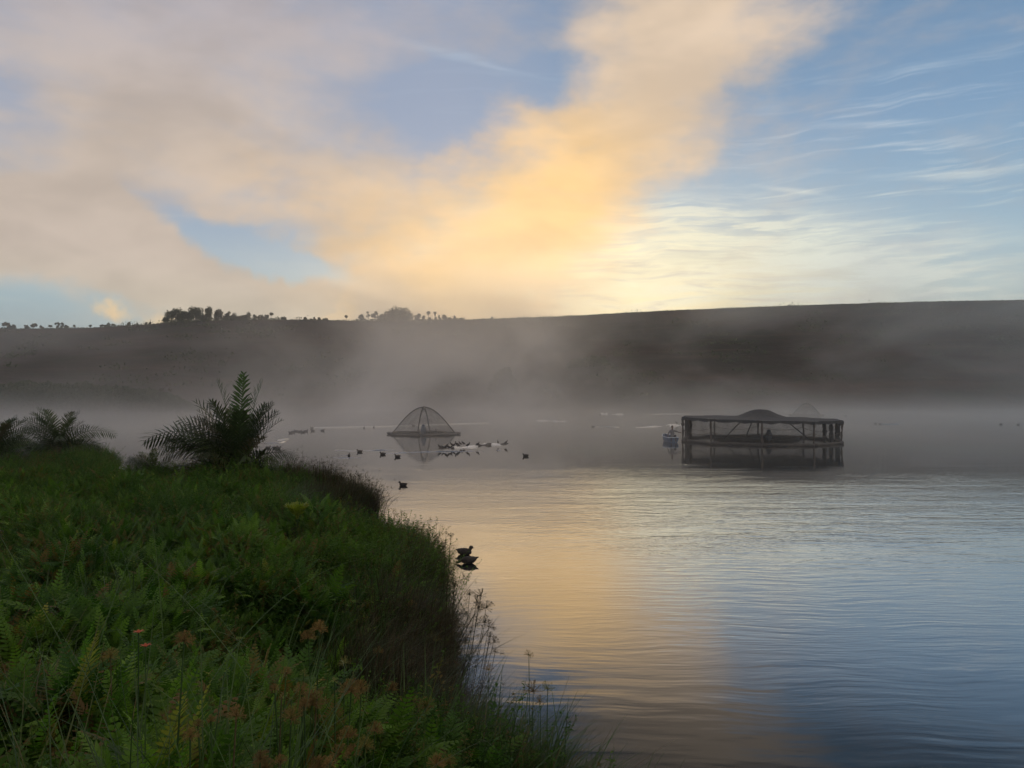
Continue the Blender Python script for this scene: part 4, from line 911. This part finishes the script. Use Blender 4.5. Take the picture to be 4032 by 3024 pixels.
PX, PY, PR_ = (2991-CX)/F*70.3, 70.3, 6.98
cage = empty('roofed_cage', (PX, PY, 0)); tag(cage, 'large ten-sided fish cage with humped shade-cloth roof on poles', 'fish cage')
def corner(k, f=1.0):
    a = R(-90+18+36*k+2); return Vector((PR_*f*math.cos(a), PR_*f*math.sin(a), 0))
def eave(x): return 2.03-.10*x/PR_
r = random.Random(21)
for k in range(10):
    c = corner(k); z = eave(c.x); n_ = 9; jx, jy = r.uniform(-.1, .1), r.uniform(-.1, .1)
    P = [(c.x+jx*(1-i/n_)+r.uniform(-.02, .02), c.y+jy*(1-i/n_), -.25+(z+.2)*i/n_) for i in range(n_+1)]
    m = MB(); m.tube(P, [.085+.025*math.sin(i*1.7+k) for i in range(n_+1)], 8); m.obj('post', 'wood', cage)
    a, b_ = corner(k), corner(k+1)
    m = MB(); m.smooth = True; P = [a.lerp(b_, i/8)+Vector((0, 0, .10+r.uniform(-.03, .03))) for i in range(9)]; m.tube(P, [.13+r.uniform(-.03, .03) for _ in P], 9); m.obj('float_pipe', 'float', cage)
    m = MB(); P = [a.lerp(b_, i/6)+Vector((0, 0, 0)) for i in range(7)]
    for i, q in enumerate(P): q.z = eave(q.x)-.02-.05*math.sin(math.pi*i/6)
    m.tube(P, .055, 6); m.obj('eave_beam', 'wood', cage)
    m = MB(); P = [a.lerp(b_, i/12)*.985+Vector((0, 0, 1.02-.30*math.sin(math.pi*i/12))) for i in range(13)]; m.tube(P, .022, 5); m.obj('rope', 'rope', cage)
    vs, fs = [], []
    for i in range(9):
        for j in range(7):
            q = a.lerp(b_, i/8); zt = eave(q.x); z = .1+(zt-.1)*j/6; bulge = .10*math.sin(math.pi*i/8)*math.sin(math.pi*j/6)
            vs.append((q.x*(.975-bulge/PR_), q.y*(.975-bulge/PR_), z))
    for i in range(8):
        for j in range(6): fs.append((i*7+j, (i+1)*7+j, (i+1)*7+j+1, i*7+j+1))
    m = MB(); m.add(vs, fs); m.smooth = True; m.obj('net_panel', 'net', cage)
    # valance of the shade cloth
    vs, fs = [], []
    for i in range(13):
        q = a.lerp(b_, i/12); zt = eave(q.x)
        vs += [(q.x*1.015, q.y*1.015, zt+.035), (q.x*1.02, q.y*1.02, zt-.20-.05*math.sin(i*1.3+k*2)-.02*math.sin(i*4.1)), (q.x*1.002, q.y*1.002, zt-.19-.05*math.sin(i*1.3+k*2)), (q.x*.995, q.y*.995, zt+.025)]
    for i in range(12): fs += [(i*4, i*4+4, i*4+5, i*4+1), (i*4+1, i*4+5, i*4+6, i*4+2), (i*4+2, i*4+6, i*4+7, i*4+3)]
    m = MB(); m.add(vs, fs); m.obj('valance', 'canopy', cage)
for s in (-1, 1):                    # nets gathered at both ends
    for j in range(3):
        x_, y_ = s*(PR_*.955-.28*j), -.9+.8*j; m = MB(); n_ = 10
        m.tube([(x_+r.uniform(-.03, .03)+(.05*s if i < 3 else 0), y_+r.uniform(-.05, .05), -.2+2.1*i/n_) for i in range(n_+1)], [.17+r.uniform(-.05, .05) for _ in range(n_+1)], 9); m.smooth = True; m.obj('gathered_net', 'net_thick', cage)
m = MB(); m.ellipsoid((-PR_*1.01, -.6, 1.55), (.16, .14, .2), 8, 6); m.obj('net_bundle', 'float', cage)
m = MB(); m.ellipsoid((PR_*.87, -2.6, 1.62), (.18, .14, .16), 8, 6); m.obj('net_bundle', 'float', cage)
for x0, x1 in ((2.02*2.35, 2.02*2.30),): m = MB(); m.tube([(x0, -3, eave(x0)-.1), (x1+.05, -3, 1.2), (x1, -3, .15)], [.03, .04, .03], 6); m.obj('hanging_rope', 'rope', cage)
BX, BY = .48, 1.2
vs, fs = [], []; nA, nR = 60, 26
for i in range(nA):
    th = 2*math.pi*i/nA; seg = R(36); a = (th-R(-90+18+2)) % seg-seg/2; ro = PR_*math.cos(seg/2)/math.cos(a)*1.012
    for j in range(nR+1):
        t = (j/nR)**.8; q = Vector((ro*t*math.cos(th), ro*t*math.sin(th))); dd = math.hypot((q.x-BX), (q.y-BY)*1.05)
        z = eave(q.x)+.04-.07*math.sin(math.pi*t)+.80/(1+(dd/1.55)**3.2)+.02*math.sin(th*10+1)*t+.015*math.sin(q.x*3)*math.sin(q.y*2.3)
        vs.append((q.x, q.y, z))
for i in range(nA):
    for j in range(nR): fs.append((i*(nR+1)+j, ((i+1) % nA)*(nR+1)+j, ((i+1) % nA)*(nR+1)+j+1, i*(nR+1)+j+1))
m = MB(); m.add(vs, fs); m.smooth = True; m.obj('roof', 'canopy', cage)
apex = Vector((BX, BY, 2.72))
for tx, ty in ((-3.15, .2), (4.35, -.2), (.1, BY+3.2), (1.25, BY+3.4)):
    P = []
    for i in range(15):
        t = i/14; P.append(Vector((BX+(tx-BX)*t, BY+(ty-BY)*t, .2+(2.58-.2)*math.cos(math.pi/2*t)**1.05)))
    m = MB(); m.smooth = True; m.tube(P, .05, 7); m.obj('brace', 'pipe', cage)
for k in range(4):
    P = [Vector((.6+3.75*math.cos(2*math.pi*(k+j/8)/4), 3.0+3.4*math.sin(2*math.pi*(k+j/8)/4), .11)) for j in range(9)]
    m = MB(); m.smooth = True; m.tube(P, .15, 8); m.obj('inner_float', 'float', cage)
feeder((PX+.62, PY-.6, 0), .95, 'grey drum feeder under the roof of the large roofed cage')

# ------------------------------------------------------------------ boat and man
bx, by = (2652-CX)/F*68.2, 68.2
boat = empty('boat', (bx, by, 0), R(4)); tag(boat, 'small blue dinghy with pale rim moored at the left end of the roofed cage', 'boat')
vs, fs = [], []; st = [(0, .46, .44), (.5, .52, .44), (1.2, .54, .45), (2.0, .46, .50), (2.6, .28, .58), (2.95, .04, .64)]
for (y_, hw, hz) in st:
    for a, zz in ((-1, hz), (-.92, .22), (-.6, -.08), (0, -.12), (.6, -.08), (.92, .22), (1, hz)): vs.append((a*hw, y_, zz))
for (y_, hw, hz) in st:
    for a, zz in ((-1, hz), (-.9, .24), (-.55, -.02), (0, -.05), (.55, -.02), (.9, .24), (1, hz)): vs.append((a*(hw-.035 if hw > .05 else .01), y_+(.03 if y_ == 0 else -.02), zz))
n7 = len(st)*7
for i in range(len(st)-1):
    for j in range(6):
        a = i*7+j; fs.append((a, a+1, a+8, a+7)); fs.append((n7+a, n7+a+7, n7+a+8, n7+a+1))
    for j in (0, 6): a = i*7+j; fs.append((a, a+7, n7+a+7, n7+a))
fs.append(tuple(range(7))); fs.append(tuple(n7+i for i in range(6, -1, -1)))
m = MB(); m.add(vs, fs); m.obj('hull', 'hull', boat)
m = MB(); m.tube([(-.48, -.01, .455), (.48, -.01, .455)], .028, 6); m.obj('transom_rim', 'rim', boat)
for s in (-1, 1): m = MB(); m.tube([(s*hw*1.0, y_, hz+.01) for (y_, hw, hz) in st], .025, 6); m.obj('gunwale', 'rim', boat)
for y_ in (.55, 1.6): m = MB(); m.add([(x_, y_+b_, z_) for z_ in (.28, .31) for x_, b_ in ((-.47, 0), (.47, 0), (.47, .25), (-.47, .25))], [(0, 3, 2, 1), (4, 5, 6, 7), (0, 1, 5, 4), (1, 2, 6, 5), (2, 3, 7, 6), (3, 0, 4, 7)]); m.obj('bench', 'wood', boat)
def skin(name, mat, joints, edges, parent, root=0, sub=2):
    me = bpy.data.meshes.new(name); me.from_pydata([j[0] for j in joints], edges, []); me.materials.append(MT[mat])
    o = link(name, me, parent); o.modifiers.new('Skin', 'SKIN')
    for i, j in enumerate(joints):
        sv = me.skin_vertices[0].data[i]; rr = j[1]; sv.radius = rr if hasattr(rr, '__len__') else (rr, rr); sv.use_root = (i == root)
    o.modifiers['Skin'].use_smooth_shade = True
    s = o.modifiers.new('Subsurf', 'SUBSURF'); s.levels = s.render_levels = sub; return o
# joints of a seated man facing the camera, his left arm reaching to the cage
J = [((0, 0, .40), (.15, .12)), ((0, 0, .62), (.14, .11)), ((0, -.01, .88), (.17, .11)), ((0, 0, 1.06), (.10, .08)), ((0, 0, 1.16), .055), ((0, -.01, 1.24), (.07, .08)), ((0, -.01, 1.36), (.078, .095)), ((0, 0, 1.43), .055),
     ((.17, 0, 1.02), .065), ((.40, -.04, .95), .048), ((.62, -.02, .87), .034), ((.69, -.02, .85), .03),
     ((-.17, 0, 1.02), .065), ((-.34, -.04, .80), .048), ((-.40, -.12, .60), .036), ((-.41, -.16, .53), .03),
     ((.10, -.05, .38), .095), ((.22, -.33, .66), .068), ((.22, -.42, .14), .045), ((.22, -.52, .08), .038),
     ((-.10, -.05, .38), .095), ((-.16, -.38, .50), .068), ((-.18, -.42, .14), .045), ((-.18, -.52, .08), .038)]
E = [(0, 1), (1, 2), (2, 3), (3, 4), (4, 5), (5, 6), (6, 7), (3, 8), (8, 9), (9, 10), (10, 11), (3, 12), (12, 13), (13, 14), (14, 15), (0, 16), (16, 17), (17, 18), (18, 19), (0, 20), (20, 21), (21, 22), (22, 23)]
for hb, dirx, dirz in ((11, 1, -.15), (15, -.1, -1)):
    hp = Vector(J[hb][0])
    for q in range(5):
        o_ = (q-2)*.017; d1_ = Vector((dirx*.045, -.01, dirz*.045)); side_ = Vector((0, 0, o_)) if abs(dirx) > .5 else Vector((o_, 0, 0))
        if q == 4: d1_ = d1_*.5+Vector((0, -.02, .025))
        i0 = len(J); J += [(tuple(hp+side_+d1_), .010), (tuple(hp+side_+d1_*1.8+Vector((0, .02, -.01))), .008)]; E += [(hb, i0), (i0, i0+1)]
man = empty('person', (bx-.03, by+.42, 0), R(0)); tag(man, 'person in a grey shirt sitting in the blue dinghy, arm out to the cage', 'person')
skin('body', 'skin', J, E, man)
sj = [0, 1, 2, 3, 8, 9, 12, 13]; mp = {a: i for i, a in enumerate(sj)}
def fat(r_, k): return tuple(x*k+.012 for x in r_) if hasattr(r_, '__len__') else (r_*k+.012, r_*k+.012)
js = [(J[a][0], fat(J[a][1], 1.12)) for a in sj]; js += [((.55, -.025, .893), (.046, .046)), ((-.39, -.10, .65), (.048, .048)), ((0, 0, 1.10), (.075, .07))]
skin('shirt', 'shirt', js, [(0, 1), (1, 2), (2, 3), (3, 4), (4, 5), (3, 6), (6, 7), (5, 8), (7, 9), (3, 10)], man)
tj = [0, 16, 17, 18, 20, 21, 22]; skin('trousers', 'trousers', [(J[a][0], fat(J[a][1], 1.1)) for a in tj], [(0, 1), (1, 2), (2, 3), (0, 4), (4, 5), (5, 6)], man)
m = MB(); m.smooth = True; m.ellipsoid((0, .012, 1.375), (.092, .105, .115), 14, 9, lambda q: q if q.y > -.03 or q.z > .03 else Vector((q.x, q.y*.75, q.z*.8))); m.obj('hair', 'hair', man)
m = MB()
for s in (-1, 1): m.ellipsoid((s*.03, -.098, 1.335), (.012, .008, .008), 8, 5); m.ellipsoid((s*.086, -.005, 1.32), (.012, .02, .03), 8, 5)
m.ellipsoid((0, -.112, 1.305), (.014, .02, .024), 8, 5); m.ellipsoid((0, -.10, 1.265), (.028, .01, .008), 8, 5); m.obj('face', 'skin', man)

# ------------------------------------------------------------------ floats, booms, wakes
def sheet(u0, u1, v0, v1, lab, mat='white', h=.10, wd=.5, seed=0, wave=.05):
    r = random.Random(seed); a, b_ = wpt(u0, v0), wpt(u1, v1); c = (a+b_)/2; n = 16; vs, fs = [], []; dr = (b_-a); nn = Vector((-dr.y, dr.x, 0)).normalized()
    for i in range(n+1):
        t = i/n; q = a.lerp(b_, t)-c; ww = wd*(.25+.75*math.sin(math.pi*min(1, t*1.1+.02))**.5)*(1+.25*math.sin(t*9+seed)); hh = h*(.6+.4*math.sin(t*7+seed*2))+wave*mnoise.noise(Vector((t*5, seed, 0)))
        for s, zz in ((-1, -.03), (-.8, hh*.7), (-.2, hh), (.5, hh*.8), (1, -.03)): vs.append(tuple(q+nn*s*ww*.5+Vector((0, 0, zz))))
    for i in range(n):
        for j in range(4): fs.append((i*5+j, i*5+j+1, i*5+j+6, i*5+j+5))
    fs += [(0, 1, 2, 3, 4), tuple(n*5+j for j in (4, 3, 2, 1, 0))]
    m = MB(); m.add(vs, fs); m.smooth = True; o = m.obj('floating_sheet' if mat == 'white' else 'floating_log', mat, None, tuple(c)); tag(o, lab, 'float'); return o
sheet(1782, 1880, 1765, 1759, 'white floating sheet with the big crowd of birds on its left end', h=.15, wd=1.0, seed=1)
sheet(1910, 1975, 1747, 1754, 'white floating sheet at the right with a lone bird standing on it', h=.14, wd=.9, seed=2)
sheet(1728, 1790, 1764, 1765, 'dark half-sunk log under the crowd of birds', 'float', .10, .7, 3)
sheet(1876, 1934, 1755, 1752, 'dark log linking the two white sheets', 'float', .20, .6, 4)
sheet(1965, 2000, 1752, 1746, 'dark log at the right tip below the last perched bird', 'float', .12, .5, 5)
sheet(2630, 2684, 1677, 1674, 'white floating sheet behind the person in the dinghy', h=.22, wd=1.5, seed=6)
sheet(2368, 2392, 1630, 1631, 'left of two small white floats near the far shore', h=.28, wd=1.2, seed=7)
sheet(2410, 2456, 1632, 1632, 'right and longer of two small white floats near the far shore', h=.25, wd=1.2, seed=8)
sheet(2112, 2175, 1657, 1658, 'thin white float left half of the far pair in mid lake', h=.18, wd=.9, seed=9)
sheet(2180, 2230, 1659, 1660, 'thin white float right half of the far pair in mid lake', h=.15, wd=.7, seed=10)
sheet(2500, 2605, 1684, 1679, 'long low white float left of the person in the dinghy', h=.12, wd=.7, seed=11)
m = MB(); P = [wpt(u, v) for u, v in [(1236, 1685), (1300, 1684), (1400, 1683), (1500, 1681), (1600, 1677), (1700, 1673), (1800, 1670), (1930, 1667)]]
m.smooth = True; m.tube([q+Vector((0, 0, .02)) for q in P], .085, 7); tag(m.obj('floating_boom', 'white'), 'long thin pale boom lying on the water behind the dome cage', 'boom')
def wake(pts, h=.05, wd=.30, seed=0):
    r = random.Random(seed); vs, fs = [], []; P = []
    for i in range(len(pts)-1):
        a, b_ = wpt(*pts[i]), wpt(*pts[i+1]); n = max(2, int((b_-a).length/.35)); P += [a.lerp(b_, j/n) for j in range(n)]
    P.append(wpt(*pts[-1])); N_ = len(P)
    for i, q in enumerate(P):
        t = (P[min(i+1, N_-1)]-P[max(i-1, 0)]).normalized(); nn = Vector((-t.y, t.x, 0)); k = math.sin(math.pi*(i+.5)/N_)**.4; hh = h*k*(.55+.6*abs(mnoise.noise(Vector((q.x*1.3, q.y, seed))))*2)
        for s, z in ((-1, -.01), (-.5, .45), (0, 1), (.5, .5), (1, -.01)): vs.append(tuple(q+nn*s*wd*.5+Vector((0, 0, z*hh if z > 0 else z))))
    for i in range(N_-1):
        for j in range(4): fs.append((i*5+j, i*5+j+1, i*5+j+6, i*5+j+5))
    m = MB(); m.add(vs, fs); m.smooth = True; tag(m.obj('wake', 'water'), kind='stuff')
for i, (pts, h, wd) in enumerate([([(1515, 1786), (1600, 1782), (1720, 1778), (1905, 1777)], .05, .22), ([(1425, 1776), (1480, 1773), (1560, 1771)], .05, .22), ([(1320, 1773), (1410, 1777)], .04, .2), ([(1345, 1794), (1370, 1794)], .05, .2),
        ([(1300, 1803), (1420, 1802)], .04, .2), ([(2342, 1681), (2440, 1683)], .10, .4), ([(1095, 1745), (1120, 1739), (1138, 1730)], .07, .3), ([(1090, 1735), (1136, 1727)], .06, .25), ([(1040, 1745), (1092, 1744)], .06, .25), ([(1955, 1773), (1975, 1772)], .05, .25), ([(2550, 1631), (2640, 1631), (2735, 1630)], .12, .6), ([(3470, 1670), (3540, 1671)], .10, .4), ([(1052, 1757), (1095, 1760)], .06, .25)]): wake(pts, h, wd, i)

# ------------------------------------------------------------------ water birds
def bird_meshes(kind):
    m = MB(); m.smooth = True
    if kind == 'swim':      # faces +x, 0.36 long, belly below the waterline
        m.ellipsoid((0, 0, .05), (.17, .085, .085), 14, 9, lambda q: Vector((q.x, q.y*(1-.9*max(0, -q.x-.05)*4*.5), q.z+(.12*max(0, -q.x-.06)) if q.x < 0 else q.z)))
        m.tube([(.09, 0, .06), (.125, 0, .10), (.14, 0, .13)], [.055, .042, .034], 8); m.ellipsoid((.155, 0, .152), (.050, .038, .040), 10, 7)
        m.tube([(-.13, 0, .08), (-.20, 0, .085)], [.04, .010], 6); bill = [(.185, 0, .147), (.228, 0, .133)]
    elif kind == 'stand':   # perched upright
        m.ellipsoid((0, 0, .17), (.125, .07, .085), 12, 8, lambda q: Vector((q.x, q.y, q.z+q.x*.45)))
        m.tube([(.08, 0, .21), (.105, 0, .27), (.11, 0, .31)], [.045, .03, .026], 8); m.ellipsoid((.12, 0, .325), (.036, .027, .028), 10, 7)
        m.tube([(-.09, 0, .13), (-.17, 0, .07)], [.04, .012], 6); bill = [(.15, 0, .322), (.19, 0, .312)]
    else:                   # dipping its head
        m.ellipsoid((0, 0, .055), (.18, .085, .085), 14, 9, lambda q: Vector((q.x, q.y, q.z+.22*max(0, -q.x-.05))))
        m.tube([(.12, 0, .06), (.18, 0, .05), (.22, 0, .02)], [.05, .035, .03], 8); m.ellipsoid((.235, 0, .015), (.038, .028, .028), 10, 7)
        m.tube([(-.14, 0, .09), (-.22, 0, .115)], [.035, .008], 6); bill = [(.265, 0, .008), (.30, 0, -.005)]
    body = m.mesh('bird_body', 'bird'); b_ = MB(); b_.tube(bill, [.011, .005], 6); leg = MB()
    if kind == 'stand':
        for s in (-1, 1): leg.tube([(-.005, s*.025, .10), (.0, s*.025, -.01)], [.008, .006], 5)
    return body, b_.mesh('bill', 'bill'), (leg.mesh('legs', 'bird_brown') if kind == 'stand' else None)
BM = {k: bird_meshes(k) for k in ('swim', 'stand', 'dip')}
def bird(kind, u, v, face, lab, grp=None, s=1.0, z=0.0, name='water_bird', cat='bird', d=None):
    p = wpt(u, v, z) if d is None else Vector(((u-CX)/F*d, d, z)); bm, bl, lg = BM[kind]; o = link(name, bm, None, tuple(p), (0, 0, R(face)), s); tag(o, lab, cat, grp)
    link('bill', bl, o)
    if lg: link('legs', lg, o)
    return o
bird('swim', 1829, 2180, -14, 'near duck facing right, closest to the bank sedge', None, 1.25, name='duck', cat='duck', z=.02)
bird('dip', 1846, 2214, 190, 'near duck facing left with its head lowered to the water', None, 1.2, name='duck', cat='duck', z=.02)
bird('swim', 1588, 1912, 176, 'lone duck facing left off the notch in the bank', None, 1.1, name='duck', cat='duck')
for u, v, f, lab in [(1417, 1780, 180, 'duck left-hand one of the line swimming before the dome cage'), (1375, 1795, 100, 'duck seen end-on just above the bank weeds'), (1508, 1790, 178, 'duck facing left with a long pale wake behind it'), (1566, 1800, 175, 'duck just right of and nearer than the long-wake duck'),
                     (2070, 1797, 172, 'lone duck swimming left, right of the bird-covered floats'), (1056, 1765, 0, 'leftmost duck of three beside the palm fronds'), (1083, 1765, 5, 'middle duck of three beside the palm fronds'), (1095, 1768, 0, 'right duck of three beside the palm fronds'),
                     (2335, 1682, 180, 'duck drawing a straight wake in mid lake left of the dinghy'), (2363, 1632, 180, 'tiny duck left of the small white floats near the far shore'), (3447, 1669, 0, 'left duck of the faint pair right of the roofed cage'), (3464, 1671, 0, 'right duck of the faint pair right of the roofed cage'),
                     (1229, 1687, 180, 'duck at the left tip of the pale boom'), (1434, 1686, 90, 'left bird perched at the pale boom'), (1472, 1684, 90, 'right bird perched at the pale boom'), (1628, 1677, 180, 'faint bird on the boom behind the dome net'), (3330, 1638, 0, 'faint far duck right of the misty dome cage'),
                     (3940, 1672, 0, 'faint duck near the right edge, left one'), (4008, 1673, 0, 'faint duck closest to the right edge of the view')]:
    bird('swim', u, v, f, lab, None, 1.15)
for i, (u, v) in enumerate([(1145, 1706), (1153, 1702), (1166, 1699), (1180, 1701), (1194, 1703), (1205, 1699), (1232, 1698), (1270, 1697)]):
    bird('swim', u, v, 0 if i % 2 else 180, ['leftmost duck of the dark row right of the palm', 'second duck from the left in the dark row by the palm', 'third duck from the left in the dark row by the palm', 'fourth duck from the left in the dark row by the palm', 'fifth duck of the dark row right of the palm', 'last duck of the tight dark row right of the palm', 'duck apart to the right of the dark row', 'rightmost duck, alone past the dark row'][i], None, 1.25)
PERCH = [(1731, 1762, 180, .95, 'leftmost bird of the crowd on the dark log'), (1744, 1763, 180, .8, 'second bird from the left, low on the dark log'), (1756, 1764, 0, 1.05, 'third bird from the left, hunched on the dark log'), (1766, 1764, 180, 1.0, 'fourth bird from the left, hunched on the dark log'), (1776, 1763, 20, .8, 'small bird between the hunched ones and the white sheet'),
         (1780, 1756, 180, 1.05, 'bird at the left end of the white sheet, upright'), (1787, 1757, 0, 1.0, 'bird pressed behind the upright one on the sheet end'), (1802, 1758, 180, 1.35, 'biggest perched bird, facing left on the white sheet'), (1813, 1751, 180, 1.0, 'bird behind the biggest one, facing left'), (1825, 1750, 180, 1.05, 'tall bird at the back right of the crowd'),
         (1842, 1758, 0, 1.15, 'bird leaning right alone on the white sheet middle'), (1880, 1755, 0, 1.1, 'bird at the right end of the first white sheet'), (1961, 1746, 100, 1.05, 'upright lone bird on the right-hand white sheet'), (1992, 1747, 20, 1.05, 'last bird on the right tip of the floats')]
for u, v, f, s, lab in PERCH:
    bird('stand', u, v+3, f, lab, None, s*.98, .14, 'perched_bird')
bird('stand', 2664, 1671, 150, 'bird standing on the white float behind the dinghy', None, 1.2, .15, 'perched_bird')
